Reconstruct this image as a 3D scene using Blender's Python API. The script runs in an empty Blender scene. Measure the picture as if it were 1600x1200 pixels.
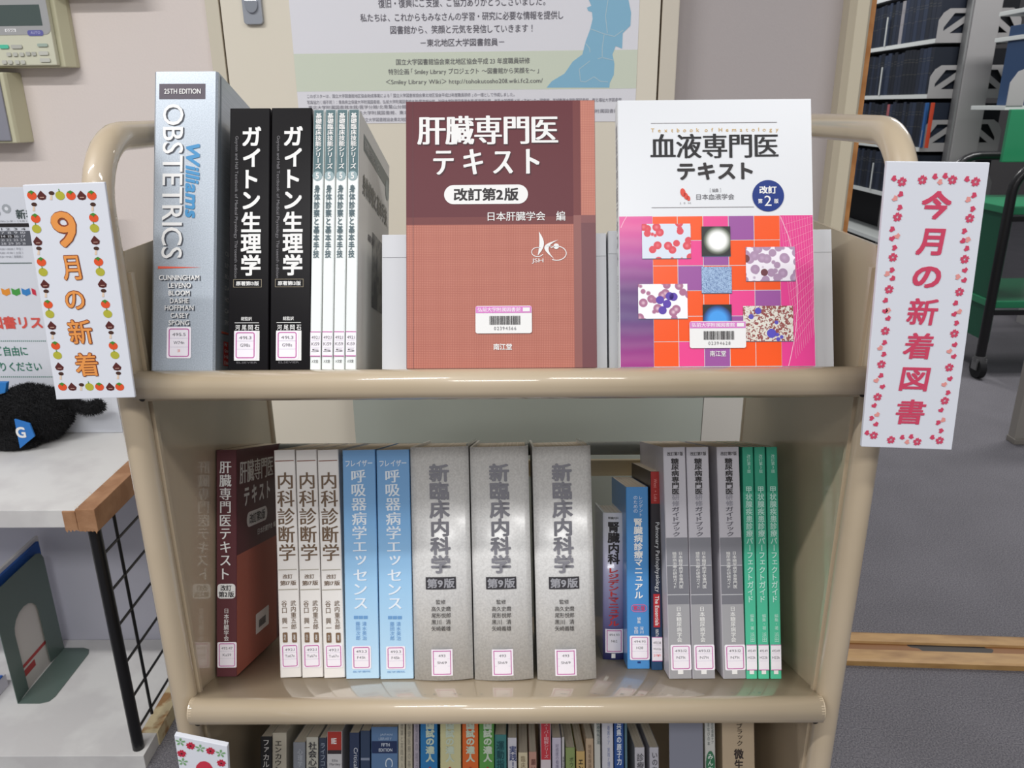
import bpy, bmesh, math, random
from mathutils import Vector, Matrix
random.seed(7)
sc = bpy.context.scene
col = sc.collection
PI = math.pi
V = Vector

# ------------------------------------------------------------------ camera
FPX = 1250.0
CAM = V((0.0150, -0.7235, 1.1508)); PITCH, YAW, ROLL = 0.3352, 0.0068, -0.0085
_cp, _sp, _cy, _sy = math.cos(PITCH), math.sin(PITCH), math.cos(YAW), math.sin(YAW)
_f = V((-_sy*_cp, _cy*_cp, -_sp)); _r0 = V((_cy, _sy, 0)); _u0 = _r0.cross(_f)
_r = math.cos(ROLL)*_r0 + math.sin(ROLL)*_u0; _u = -math.sin(ROLL)*_r0 + math.cos(ROLL)*_u0
cd = bpy.data.cameras.new('camera'); cam = bpy.data.objects.new('camera', cd); col.objects.link(cam)
M = Matrix.Identity(4)
for i in range(3): M[i][0], M[i][1], M[i][2], M[i][3] = _r[i], _u[i], -_f[i], CAM[i]
cam.matrix_world = M
cd.sensor_width = 36.0; cd.lens = 36.0*FPX/1600.0; cd.clip_start = 0.02; cd.clip_end = 60
sc.camera = cam
cd.dof.use_dof = True; cd.dof.focus_distance = 0.80; cd.dof.aperture_fstop = 20.0

# ------------------------------------------------------------------ light
w = bpy.data.worlds.new('world'); sc.world = w; w.use_nodes = True
bg = w.node_tree.nodes['Background']; bg.inputs[0].default_value = (0.93, 0.95, 1.0, 1); bg.inputs[1].default_value = 0.30
def area(name, loc, sx, sy, power, colr=(1, .99, .98), rot=(0, 0, 0)):
    l = bpy.data.lights.new(name, 'AREA'); l.shape = 'RECTANGLE'; l.size = sx; l.size_y = sy; l.energy = power; l.color = colr
    o = bpy.data.objects.new(name, l); o.location = loc; o.rotation_euler = rot; col.objects.link(o); return o
area('ceiling_tube_light', (-1.45, -0.85, 2.55), 1.50, 0.07, 36)
area('ceiling_tube_light', (1.25, -1.20, 2.55), 1.25, 0.20, 20)
area('ceiling_tube_light', (-0.2, -2.2, 2.55), 1.6, 0.50, 42)
area('ceiling_tube_light', (2.3, 2.4, 2.55), 1.25, 0.30, 34)
area('ceiling_tube_light', (1.2, 4.6, 2.55), 0.30, 1.25, 30)
sc.view_settings.view_transform = 'Standard'; sc.view_settings.look = 'None'
sc.view_settings.gamma = 1.0; sc.view_settings.exposure = 0.12; sc.view_settings.use_curve_mapping = False

# ------------------------------------------------------------------ helpers
def lin(h):
    c = [int(h[i:i+2], 16)/255 for i in (0, 2, 4)]
    return tuple(x/12.92 if x <= .04045 else ((x+.055)/1.055)**2.4 for x in c) + (1,)
_m = {}
def mat(h, rough=.5, spec=.35, coat=0, metal=0, bump=None, var=None, name=None):
    k = (h, rough, spec, coat, metal, bump, var)
    if k in _m: return _m[k]
    m = bpy.data.materials.new(name or 'm_'+h); m.use_nodes = True; nt = m.node_tree; b = nt.nodes['Principled BSDF']
    b.inputs['Base Color'].default_value = lin(h); b.inputs['Roughness'].default_value = rough
    b.inputs['Specular IOR Level'].default_value = spec; b.inputs['Coat Weight'].default_value = coat
    b.inputs['Coat Roughness'].default_value = .12; b.inputs['Metallic'].default_value = metal
    tc = None
    if bump or var:
        tc = nt.nodes.new('ShaderNodeTexCoord')
    if bump:   # (scale, strength)
        n = nt.nodes.new('ShaderNodeTexNoise'); n.inputs['Scale'].default_value = bump[0]; n.inputs['Detail'].default_value = 3
        bp = nt.nodes.new('ShaderNodeBump'); bp.inputs['Strength'].default_value = bump[1]; bp.inputs['Distance'].default_value = .002
        nt.links.new(tc.outputs['Object'], n.inputs['Vector']); nt.links.new(n.outputs['Fac'], bp.inputs['Height']); nt.links.new(bp.outputs[0], b.inputs['Normal'])
    if var:    # (scale, hex2, lo, hi)
        n = nt.nodes.new('ShaderNodeTexNoise'); n.inputs['Scale'].default_value = var[0]; n.inputs['Detail'].default_value = 4
        cr = nt.nodes.new('ShaderNodeValToRGB'); cr.color_ramp.elements[0].position = var[2]; cr.color_ramp.elements[1].position = var[3]
        cr.color_ramp.elements[0].color = lin(h); cr.color_ramp.elements[1].color = lin(var[1])
        nt.links.new(tc.outputs['Object'], n.inputs['Vector']); nt.links.new(n.outputs['Fac'], cr.inputs[0]); nt.links.new(cr.outputs[0], b.inputs['Base Color'])
    _m[k] = m; return m
def nodes_mat(name, build, rough=.4):
    m = bpy.data.materials.new(name); m.use_nodes = True; nt = m.node_tree; b = nt.nodes['Principled BSDF']
    b.inputs['Roughness'].default_value = rough
    build(nt, b); return m
def N(nt, t, **kw):
    n = nt.nodes.new(t)
    for k, v in kw.items():
        if k in n.inputs: n.inputs[k].default_value = v
        else: setattr(n, k, v)
    return n
def ramp(nt, stops, interp='LINEAR'):
    n = nt.nodes.new('ShaderNodeValToRGB'); e = n.color_ramp.elements; n.color_ramp.interpolation = interp
    while len(e) < len(stops): e.new(.5)
    for q, (p, h) in zip(e, stops): q.position = p; q.color = lin(h)
    return n

def link(name, me, m=None, parent=None):
    o = bpy.data.objects.new(name, me); col.objects.link(o)
    if m is not None:
        for x in (m if isinstance(m, (list, tuple)) else [m]): me.materials.append(x)
    if parent: o.parent = parent
    return o
def tag(o, label=None, cat=None, group=None, kind=None):
    if label: o['label'] = label
    if cat: o['category'] = cat
    if group: o['group'] = group
    if kind: o['kind'] = kind
    return o
def empty(name, loc=(0, 0, 0), rot=None):
    o = bpy.data.objects.new(name, None); col.objects.link(o); o.empty_display_size = .02
    o.matrix_basis = Matrix.Translation(V(loc)) @ (rot.to_4x4() if rot is not None else Matrix.Identity(4))
    return o
class MB:
    def __init__(s): s.v = []; s.f = []; s.smooth = set()
    def add(s, vs, fs, smooth=False):
        b = len(s.v); s.v += [tuple(x) for x in vs]
        for f in fs:
            if smooth: s.smooth.add(len(s.f))
            s.f.append([b+i for i in f])
        return s
    def box(s, x0, x1, y0, y1, z0, z1, T=None):
        vs = [V((x, y, z)) for z in (z0, z1) for y in (y0, y1) for x in (x0, x1)]
        if T is not None: vs = [T @ p for p in vs]
        return s.add(vs, [(0, 2, 3, 1), (4, 5, 7, 6), (0, 1, 5, 4), (2, 6, 7, 3), (0, 4, 6, 2), (1, 3, 7, 5)])
    def prism(s, pts, fn, a, b, smooth=False):
        n = len(pts); vs = [fn(p[0], p[1], a) for p in pts] + [fn(p[0], p[1], b) for p in pts]
        s.add(vs, [list(range(n))[::-1], list(range(n, 2*n))])
        base = len(s.v)-2*n
        for i in range(n):
            if smooth: s.smooth.add(len(s.f))
            s.f.append([base+i, base+(i+1) % n, base+n+(i+1) % n, base+n+i])
        return s
    def tube(s, pts, r, seg=14, cap=True):
        pts = [V(p) for p in pts]; rings = []
        t = (pts[1]-pts[0]).normalized(); nrm = t.orthogonal().normalized()
        for i, p in enumerate(pts):
            tt = ((pts[min(i+1, len(pts)-1)]-pts[max(i-1, 0)])).normalized()
            nrm = (nrm-tt*nrm.dot(tt)).normalized(); bn = tt.cross(nrm)
            rr = r[i] if isinstance(r, (list, tuple)) else r
            rings.append([p+rr*(math.cos(2*PI*k/seg)*nrm+math.sin(2*PI*k/seg)*bn) for k in range(seg)])
        vs = [q for g in rings for q in g]; fs = []
        for i in range(len(rings)-1):
            for k in range(seg): fs.append((i*seg+k, i*seg+(k+1) % seg, (i+1)*seg+(k+1) % seg, (i+1)*seg+k))
        s.add(vs, fs, True)
        if cap: s.add(rings[0], [list(range(seg))[::-1]]); s.add(rings[-1], [list(range(seg))])
        return s
    def lathe(s, prof, c, axis, seg=20):
        axis = V(axis).normalized(); a = axis.orthogonal().normalized(); b = axis.cross(a); c = V(c)
        vs = [c+axis*h+r*(math.cos(2*PI*k/seg)*a+math.sin(2*PI*k/seg)*b) for r, h in prof for k in range(seg)]
        fs = [(i*seg+k, i*seg+(k+1) % seg, (i+1)*seg+(k+1) % seg, (i+1)*seg+k) for i in range(len(prof)-1) for k in range(seg)]
        s.add(vs, fs, True); n = len(prof)-1
        s.add(vs[:seg], [list(range(seg))[::-1]]); s.add(vs[n*seg:], [list(range(seg))]); return s
    def build(s, name, m=None, parent=None, bevel=0):
        me = bpy.data.meshes.new(name); me.from_pydata(s.v, [], s.f)
        for i in s.smooth: me.polygons[i].use_smooth = True
        bm = bmesh.new(); bm.from_mesh(me); bmesh.ops.recalc_face_normals(bm, faces=bm.faces)
        if bevel:
            bmesh.ops.remove_doubles(bm, verts=bm.verts, dist=1e-6)
            bmesh.ops.bevel(bm, geom=[e for e in bm.edges if e.is_manifold and e.calc_face_angle(0) > .6], offset=bevel, segments=2, affect='EDGES', profile=.6)
        bm.to_mesh(me); bm.free(); me.update()
        return link(name, me, m, parent)
def arc(c, r, a0, a1, n):  # 2-D arc in degrees
    return [(c[0]+r*math.cos(math.radians(a0+(a1-a0)*i/n)), c[1]+r*math.sin(math.radians(a0+(a1-a0)*i/n))) for i in range(n+1)]

def ray(px, py):
    return ((px-800)/FPX*_r - (py-600)/FPX*_u + _f)
def hit(px, py, O, n):   # a pixel of the photograph met with a real plane
    d = ray(px, py); t = (O-CAM).dot(n)/d.dot(n); return CAM+d*t
class Plane:
    """a flat print surface: O origin, e1 right, e2 up, n outward (world); parent object carrying the print"""
    def __init__(s, O, e1, e2, parent=None, bulge=None):
        s.O, s.e1, s.e2 = V(O), V(e1).normalized(), V(e2).normalized(); s.n = s.e1.cross(s.e2).normalized(); s.parent = parent; s.bulge = bulge
        s.inv = parent_matrix(parent).inverted() if parent else Matrix.Identity(4)
    def ab(s, px, py):
        p = hit(px, py, s.O, s.n)-s.O; return p.dot(s.e1), p.dot(s.e2)
    def rect(s, x0, y0, x1, y1):
        xm, ym = (x0+x1)/2, (y0+y1)/2
        return s.ab(x0, ym)[0], s.ab(xm, y1)[1], s.ab(x1, ym)[0], s.ab(xm, y0)[1]
    def P(s, a, b, e=0):
        if s.bulge: e += s.bulge(a)
        return s.inv @ (s.O+a*s.e1+b*s.e2+s.n*e)
def parent_matrix(o):
    m = o.matrix_basis.copy()
    while o.parent: o = o.parent; m = o.matrix_basis @ m
    return m
EPS = .00022
def flat(pl, name, polys, m, layer=1, parent=None):
    """polys: list of (verts2d, faces) printed on the plane"""
    vs, fs = [], []
    for v2, f2 in polys:
        b = len(vs); vs += [pl.P(q[0], q[1], EPS*layer+(q[2] if len(q) > 2 else 0)) for q in v2]; fs += [[b+i for i in f] for f in f2]
    me = bpy.data.meshes.new(name); me.from_pydata(vs, [], fs); me.update()
    return link(name, me, m, parent or pl.parent)
def R(x0, y0, x1, y1, n=1):
    return ([(x0+(x1-x0)*i/n, y) for i in range(n+1) for y in (y0, y1)], [(2*i, 2*i+2, 2*i+3, 2*i+1) for i in range(n)])
def RR(x0, y0, x1, y1, r, seg=5):
    if x0 > x1: x0, x1 = x1, x0
    if y0 > y1: y0, y1 = y1, y0
    r = min(r, (x1-x0)/2.001, (y1-y0)/2.001)
    p = arc((x1-r, y1-r), r, 0, 90, seg)+arc((x0+r, y1-r), r, 90, 180, seg)+arc((x0+r, y0+r), r, 180, 270, seg)+arc((x1-r, y0+r), r, 270, 360, seg)
    return (p, [list(range(len(p)))])
def ring(x0, y0, x1, y1, r, t, seg=5):
    a = RR(x0, y0, x1, y1, r, seg)[0]; b = RR(x0+t, y0+t, x1-t, y1-t, max(r-t, r*.3), seg)[0]; n = len(a)
    return (a+b, [(i, (i+1) % n, n+(i+1) % n, n+i) for i in range(n)])
def disc(cx, cy, rx, ry=None, n=20, rot=0):
    ry = ry or rx; c, s = math.cos(rot), math.sin(rot)
    return ([(cx+c*rx*math.cos(2*PI*i/n)-s*ry*math.sin(2*PI*i/n), cy+s*rx*math.cos(2*PI*i/n)+c*ry*math.sin(2*PI*i/n)) for i in range(n)], [list(range(n))])

# ------------------------------------------------------------------ lettering (Blender's own built-in font)
_g0, _g = {}, {}
def glyph0(ch):
    if ch in _g0: return _g0[ch]
    c = bpy.data.curves.new('g', 'FONT'); c.body = ch; c.resolution_u = 3
    o = bpy.data.objects.new('g', c); col.objects.link(o)
    dg = bpy.context.evaluated_depsgraph_get()
    me = bpy.data.meshes.new_from_object(o.evaluated_get(dg))
    vs = [(v.co.x, v.co.y) for v in me.vertices]; fs = [tuple(p.vertices) for p in me.polygons]
    bpy.data.objects.remove(o); bpy.data.meshes.remove(me); bpy.data.curves.remove(c)
    _g0[ch] = (vs, fs); return _g0[ch]
def glyph(ch, bold=0, an=1.0):
    """letter outline as a flat mesh; heavier weights are several strikes of the same letter; an > 1 thickens the uprights more than the bars"""
    k = (ch, bold, an)
    if k in _g: return _g[k]
    vs, fs = glyph0(ch)
    if vs and bold > 0:
        if an > 1.0:
            d = bold*an; v = max(0, bold*.35-.004); sh = [(-d, -v), (0, v), (d, -v)] if d < .034 else [(-d, -v), (-d/3, v), (d/3, -v), (d, v)]
        elif bold < .007: sh = [(-bold, 0), (bold, 0)]
        elif bold > .034: sh = [(bold*math.cos(a), bold*math.sin(a)) for a in [2*PI*i/10 for i in range(10)]]+[(0, 0)]
        else: sh = [(-bold, -bold), (bold, -bold), (-bold, bold), (bold, bold)]
        V_, F_ = [], []
        for i, (dx, dy) in enumerate(sh):
            F_ += [tuple(q+len(V_) for q in f) for f in fs]; V_ += [(x+dx, y+dy, i) for x, y in vs]
        vs, fs = V_, F_
    else: vs = [(x, y, 0) for x, y in vs]
    if vs:
        xs = [v[0] for v in vs]; ys = [v[1] for v in vs]; bb = (min(xs), min(ys), max(xs), max(ys))
    else: bb = (0, 0, .0, 0)
    _g[k] = (vs, fs, bb); return _g[k]
def text(pl, name, s, rect, m, mode='h', bold=0, an=1.0, layer=2, track=.08, shear=0, parent=None):
    """rect (x0,y0,x1,y1) in plane metres = ink box. mode h, v (stacked), r (turned clockwise)"""
    cjk = any(ord(c) > 0x2000 for c in s)
    items = []; pen = 0
    for ch in s:
        vs, fs, bb = glyph(ch, bold, an)
        if mode == 'v':
            if ch in 'ー―' and vs:
                vs = [(y, -x, e) for x, y, e in vs]; bb = (bb[1], -bb[2], bb[3], -bb[0])
            wide = .88; cx = (bb[0]+bb[2])/2; cy = (bb[1]+bb[3])/2
            if vs:
                ox = 0
                oyc = .38 if ch not in '一・' else cy
                items.append(([(x-cx+ox, y-cy-pen, e) for x, y, e in vs], fs))
                if ch in 'ッャュョィァェ':
                    items[-1] = ([(x+.06, y+.05, e) for x, y, e in items[-1][0]], fs)
            pen += .5 if ch == ' ' else 1.0
        else:
            if ch in ' 　': pen += .30 if ch == ' ' else .8; continue
            full = ord(ch) > 0x2000
            if full:
                adv = .98; off = pen+adv/2-(bb[0]+bb[2])/2
                if ch in '、。': off = pen-bb[0]+.1
                items.append(([(x+off, y, e) for x, y, e in vs], fs)); pen += adv+track-.08
            else:
                items.append(([(x-bb[0]+pen, y, e) for x, y, e in vs], fs)); pen += bb[2]-bb[0]+track
    if shear: items = [([(x+y*shear, y, e) for x, y, e in v], f) for v, f in items]
    if mode == 'r': items = [([(y, -x, e) for x, y, e in v], f) for v, f in items]
    xs = [x for v, f in items for x, y, e in v]; ys = [y for v, f in items for x, y, e in v]
    a0, a1, b0, b1 = min(xs), max(xs), min(ys), max(ys)
    x0, y0, x1, y1 = rect
    out = [([(x0+(x-a0)/(a1-a0)*(x1-x0), y0+(y-b0)/(b1-b0)*(y1-y0), e*.000012) for x, y, e in v], f) for v, f in items]
    return flat(pl, name, out, m, layer, parent)

# ------------------------------------------------------------------ paints and papers
BEIGE = 'C9B99B'
def paint(nt, b):
    tc = N(nt, 'ShaderNodeTexCoord'); n = N(nt, 'ShaderNodeTexNoise', Scale=6.0, Detail=5.0)
    cr = ramp(nt, [(.35, 'C0AF96'), (.7, 'B7A68B')]); nt.links.new(tc.outputs['Object'], n.inputs['Vector']); nt.links.new(n.outputs['Fac'], cr.inputs[0])
    nt.links.new(cr.outputs[0], b.inputs['Base Color']); b.inputs['Roughness'].default_value = .42
    b.inputs['Coat Weight'].default_value = .9; b.inputs['Coat Roughness'].default_value = .07
M_PAINT = nodes_mat('beige_enamel', paint, .42)
def wallm(nt, b):
    tc = N(nt, 'ShaderNodeTexCoord'); n = N(nt, 'ShaderNodeTexNoise', Scale=220.0, Detail=3.0); bp = N(nt, 'ShaderNodeBump', Strength=.15, Distance=.002)
    nt.links.new(tc.outputs['Object'], n.inputs['Vector']); nt.links.new(n.outputs['Fac'], bp.inputs['Height']); nt.links.new(bp.outputs[0], b.inputs['Normal'])
    b.inputs['Base Color'].default_value = lin('E2D7D1'); b.inputs['Roughness'].default_value = .8
M_WALL = nodes_mat('wall_paint', wallm, .8)
def carpet(nt, b):
    tc = N(nt, 'ShaderNodeTexCoord'); n = N(nt, 'ShaderNodeTexNoise', Scale=330.0, Detail=2.0); n2 = N(nt, 'ShaderNodeTexNoise', Scale=5.0)
    cr = ramp(nt, [(.3, '56545A'), (.5, '727076'), (.72, '8E8B8E')]); mx = N(nt, 'ShaderNodeMixRGB', blend_type='MULTIPLY'); mx.inputs[0].default_value = .25
    cr2 = ramp(nt, [(.3, 'C0C0C0'), (.7, 'FFFFFF')])
    for q in (n, n2): nt.links.new(tc.outputs['Object'], q.inputs['Vector'])
    nt.links.new(n.outputs['Fac'], cr.inputs[0]); nt.links.new(n2.outputs['Fac'], cr2.inputs[0]); nt.links.new(cr.outputs[0], mx.inputs[1]); nt.links.new(cr2.outputs[0], mx.inputs[2])
    nt.links.new(mx.outputs[0], b.inputs['Base Color']); b.inputs['Roughness'].default_value = .95
    bp = N(nt, 'ShaderNodeBump', Strength=.6, Distance=.004); nt.links.new(n.outputs['Fac'], bp.inputs['Height']); nt.links.new(bp.outputs[0], b.inputs['Normal'])
M_CARPET = nodes_mat('carpet', carpet, .95)
def wood(nt, b):
    tc = N(nt, 'ShaderNodeTexCoord'); mp = N(nt, 'ShaderNodeMapping'); mp.inputs['Scale'].default_value = (2, 40, 40)
    n = N(nt, 'ShaderNodeTexNoise', Scale=3.0, Detail=6.0); cr = ramp(nt, [(.25, '8A5A2C'), (.5, 'B98A55'), (.75, 'CBA373')])
    nt.links.new(tc.outputs['Object'], mp.inputs[0]); nt.links.new(mp.outputs[0], n.inputs['Vector']); nt.links.new(n.outputs['Fac'], cr.inputs[0]); nt.links.new(cr.outputs[0], b.inputs['Base Color'])
M_WOOD = nodes_mat('varnished_wood', wood, .35)
def pagem(nt, b):
    tc = N(nt, 'ShaderNodeTexCoord'); mp = N(nt, 'ShaderNodeMapping'); mp.inputs['Scale'].default_value = (1500, 4, 4)
    n = N(nt, 'ShaderNodeTexNoise', Scale=1.0, Detail=1.0); cr = ramp(nt, [(.3, 'C9BCA6'), (.7, 'EFE6D6')])
    nt.links.new(tc.outputs['Object'], mp.inputs[0]); nt.links.new(mp.outputs[0], n.inputs['Vector']); nt.links.new(n.outputs['Fac'], cr.inputs[0]); nt.links.new(cr.outputs[0], b.inputs['Base Color'])
M_PAGE = nodes_mat('page_edges', pagem, .9)
M_WHITE = mat('F4F3F4', .6); M_INK = mat('2A2628', .5); M_INK2 = mat('6E6C70', .6); M_PINK = mat('C05AA0', .5); M_WPRINT = mat('E9E8E6', .45)
M_DARK = mat('15161A', .5); M_STICK = mat('F1EBF2', .35)

# ------------------------------------------------------------------ room
AL = math.radians(21.0)
ZL = [.90, .5152, .1304]                       # heights of the three shelf lips
PSI = math.radians(3.2)
WO = V((0, .80, 0)); WE = V((math.cos(PSI), -math.sin(PSI), 0)); WN = V((-math.sin(PSI), -math.cos(PSI), 0))   # wall: origin, along, outward
WR = Matrix((( WE.x, -WN.x, 0), (WE.y, -WN.y, 0), (0, 0, 1)))   # local x along wall, y into wall, z up
def wall_px(px, py, off=0):
    p = hit(px, py, WO+WN*off, WN)-WO; return p.dot(WE), p.z
def struct(name, mb, m, T=None, bevel=0):
    o = mb.build(name, m, None, bevel); 
    if T is not None: o.matrix_basis = T
    return tag(o, kind='structure')
TW = Matrix.Translation(WO) @ WR.to_4x4()
xL = wall_px(1056, 80)[0]       # where the pale wall steps back into the return, its shade painted in grey
xJ0 = wall_px(1312, 200)[0]; xJ1 = wall_px(1334, 200)[0]
struct('floor', MB().box(-5, 7, -4, 9, -.05, 0), M_CARPET)
struct('wall_back', MB().box(-4, xL, 0, .12, 0, 2.7), M_WALL, TW)
struct('wall_return', MB().box(xL, xJ0, .035, .12, 0, 2.7), mat('B9B1B0', .8, bump=(220, .15)), TW)  # shade of the turned-away wall put into a greyer colour
struct('wall_far', MB().box(-1, 7, 8.6, 8.7, 0, 2.7), mat('8D8A8A', .8))
struct('wall_right', MB().box(6.9, 7, -4, 8.7, 0, 2.7), mat('A5A2A0', .8))
# door frame: beige steel jamb with a wooden inner lining
jb = MB().prism([(xJ0-.008, .035), (xJ0-.008, .0), (xJ0, -.016), (xJ1-.006, -.02), (xJ1, -.012), (xJ1, .12), (xJ0-.008, .12)], lambda x, y, z: (x, y, z), 0, 2.15)
struct('trim_1', jb, mat('CFC5AE', .4), TW, .0015)
struct('trim_2', MB().box(xJ1, xJ1+.012, .0, .14, 0, 2.15), mat('B57A45', .4, var=(30, 'C98F58', .4, .6)), TW)
struct('trim_3', MB().box(xL-.028, xL+.001, -.012, .05, 0, 2.7), mat('D9D0C0', .5), TW, .002)
# threshold: wooden sill with a worn groove
tz = MB().prism([(-.045, 0), (-.045, .012), (-.038, .014), (-.006, .014), (-.003, .008), (.020, .008), (.023, .014), (.052, .014), (.06, .01), (.06, 0)],
                lambda y, z, x: (x, y, z), xJ1+.012, xJ1+1.0)
def sill(nt, b):
    tc = N(nt, 'ShaderNodeTexCoord'); n = N(nt, 'ShaderNodeTexNoise', Scale=3.0, Detail=5.0); mp = N(nt, 'ShaderNodeMapping'); mp.inputs['Scale'].default_value = (4, 14, 14)
    sx = N(nt, 'ShaderNodeSeparateXYZ'); nt.links.new(tc.outputs['Object'], sx.inputs[0])
    nt.links.new(tc.outputs['Object'], mp.inputs[0]); nt.links.new(mp.outputs[0], n.inputs['Vector'])
    cr = ramp(nt, [(.3, '9C7547'), (.6, 'BD955F')]); nt.links.new(n.outputs['Fac'], cr.inputs[0])
    # worn dark patches inside the groove only (they belong to the sill)
    g = N(nt, 'ShaderNodeMath', operation='LESS_THAN'); nt.links.new(sx.outputs['Z'], g.inputs[0]); g.inputs[1].default_value = .0095
    gy = N(nt, 'ShaderNodeMath', operation='COMPARE'); nt.links.new(sx.outputs['Y'], gy.inputs[0]); gy.inputs[1].default_value = .0085; gy.inputs[2].default_value = .014
    g0 = g; g = N(nt, 'ShaderNodeMath', operation='MULTIPLY'); nt.links.new(g0.outputs[0], g.inputs[0]); nt.links.new(gy.outputs[0], g.inputs[1])
    w_ = N(nt, 'ShaderNodeTexNoise', Scale=9.0, Detail=2.0); nt.links.new(tc.outputs['Object'], w_.inputs['Vector'])
    t = N(nt, 'ShaderNodeMath', operation='GREATER_THAN'); nt.links.new(w_.outputs['Fac'], t.inputs[0]); t.inputs[1].default_value = .52
    a = N(nt, 'ShaderNodeMath', operation='MULTIPLY'); nt.links.new(g.outputs[0], a.inputs[0]); nt.links.new(t.outputs[0], a.inputs[1])
    m1 = N(nt, 'ShaderNodeMixRGB'); m1.inputs[2].default_value = lin('8A5A28'); nt.links.new(g.outputs[0], m1.inputs[0]); nt.links.new(cr.outputs[0], m1.inputs[1])
    m2 = N(nt, 'ShaderNodeMixRGB'); m2.inputs[2].default_value = lin('2C241F'); nt.links.new(a.outputs[0], m2.inputs[0]); nt.links.new(m1.outputs[0], m2.inputs[1])
    nt.links.new(m2.outputs[0], b.inputs['Base Color'])
struct('trim_4', tz, nodes_mat('sill_wood', sill, .35), TW)

# inspection door set in the wall
dx0 = wall_px(347, 20)[0]; dx1 = wall_px(1033, 20)[0]; fx0 = wall_px(325, 20)[0]
d = empty('door_1'); d.matrix_basis = TW; tag(d, kind='structure')
M_DOOR = mat('E8E0CF', .45)
MB().box(dx0+.003, dx1-.0025, -.012, .0, .02, 2.3).build('door_leaf', M_DOOR, d, .0015)
MB().box(fx0, dx0-.001, -.010, .0, 0, 2.3).build('door_frame', mat('D5CDBA', .45), d, .0015)
MB().box(dx0-.002, dx0+.004, -.0045, -.0005, 0, 2.3).box(dx1-.003, dx1+.001, -.0045, -.0005, 0, 2.3).build('gap_shade_strip', mat('4A3B2A', .7), d)  # dark strips stand in for the shade inside the door gaps
lx0, lz0 = wall_px(388, 40); lx1, _ = wall_px(417, 38)
lk = MB().prism(RR(lx0, lz0, lx1, lz0+.125, .006)[0], lambda x, z, y: (x, y, z), -.020, -.0115).build('door_handle', mat('A8ACB4', .35, metal=.5), d, .001)
cx = (lx0+lx1)/2; zc = wall_px(402, 10)[1]
MB().prism([(cx+.011*math.cos(a), zc+.013*math.sin(a)) for a in [PI+PI*i/14 for i in range(15)]]+[(cx+.011, zc+.008), (cx-.011, zc+.008)],
           lambda x, z, y: (x, y, z), -.024, -.0195).build('latch', mat('C8CCD4', .2, metal=.9), lk, .001)

# ------------------------------------------------------------------ wall poster
pp = empty('wall_poster'); pO = WO+WN*.0130
tag(pp, 'large library-cooperation poster with blue map on the panel door', 'poster')
PW = Plane(pO, WE, V((0, 0, 1)), pp)
px0, _ = PW.ab(452, 10); px1, _ = PW.ab(997, 60); _, pz0 = PW.ab(800, 191); pz1 = pz0+.78
zg0 = PW.ab(800, 140)[1]; zg1 = PW.ab(800, 80)[1]
pxl = PW.ab(452, 10)[0]
def sheetbox(name, pl, x0, z0, x1, z1, t, m, parent):
    mb = MB(); vs = [pl.P(a, b, e) for e in (0, -t) for a, b in ((x0, z0), (x1, z0), (x1, z1), (x0, z1))]
    mb.add(vs, [(0, 1, 2, 3), (7, 6, 5, 4), (0, 4, 5, 1), (1, 5, 6, 2), (2, 6, 7, 3), (3, 7, 4, 0)]); return mb.build(name, m, parent)
sheetbox('poster_sheet', PW, px0, pz0, px1, pz1, .0006, mat('EAE9EF', .5), pp)
flat(PW, 'green_band', [R(px0, zg0, px1, zg1)], mat('D9E0CE', .5), 1)
mp = [(920, -60), (920, 0), (924, 9), (917, 12), (919, 17), (925, 19), (926, 30), (922, 46), (915, 65), (910, 85), (895, 96), (882, 115), (862, 127), (854, 137), (952, 137), (953, 129), (959, 117), (960, 100), (957, 85), (962, 72), (972, 76), (973, 52), (985, 40), (986, 20), (982, 0), (975, -60)]
mm = [PW.ab(*q) for q in mp]
flat(PW, 'map_print', [(mm, [list(range(len(mm)))])], mat('8DBFDA', .5), 2)
def stroke(pl, pts, wd):
    out = []
    for (a, b), (c, d_) in zip(pts[:-1], pts[1:]):
        L = math.hypot(c-a, d_-b) or 1e-6; nx, ny = -(d_-b)/L*wd/2, (c-a)/L*wd/2
        out.append(([(a+nx, b+ny), (a-nx, b-ny), (c-nx, d_-ny), (c+nx, d_+ny)], [(0, 1, 2, 3)]))
    return out
brd = [[(950, 0), (946, 25), (949, 52)], [(922, 45), (944, 53), (960, 57), (974, 47)], [(944, 53), (941, 75), (941, 90), (934, 92)], [(915, 68), (921, 75), (922, 82)], [(941, 90), (958, 94)], [(922, 95), (905, 108), (907, 127), (915, 128), (928, 120), (938, 127), (950, 128)]]
flat(PW, 'map_borders', [q for b in brd for q in stroke(PW, [PW.ab(*p) for p in b], .0014)], mat('B4CFDC', .5), 3)
M_PT = mat('5E5A64', .6)
def pline(s, xl, yc, xr, h, m=M_PT, name='printed_line', bold=.004):
    a0, b0 = PW.ab(xl, yc); a1 = PW.ab(xr, yc)[0]; hh = abs(PW.ab(xl, yc-h/2)[1]-PW.ab(xl, yc+h/2)[1])
    text(PW, name, s, (a0, b0-hh/2, a1, b0+hh/2), m, bold=bold, layer=4)
pline('復旧・復興にご支援、ご協力ありがとうございました。', 591, 5.5, 852, 14)
pline('私たちは、これからもみなさんの学習・研究に必要な情報を提供し', 563, 28, 880, 13)
pline('図書館から、笑顔と元気を発信していきます！', 610, 47, 832, 13)
pline('－東北地区大学図書館員－', 657, 67, 788, 12)
pline('国立大学図書館協会東北地区協会平成 23 年度職員研修', 619, 97, 828, 9.5, M_INK2)
pline('特別企画「Smiley Library プロジェクト ～図書館から笑顔を～」', 607, 113, 842, 10.5, M_INK2)
pline('＜Smiley Library Wiki＞ http://tohokutosho2011.wiki.fc2.com/', 603, 129, 848, 9.5, M_INK2)
g_ = mat('8A8892', .6)
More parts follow.
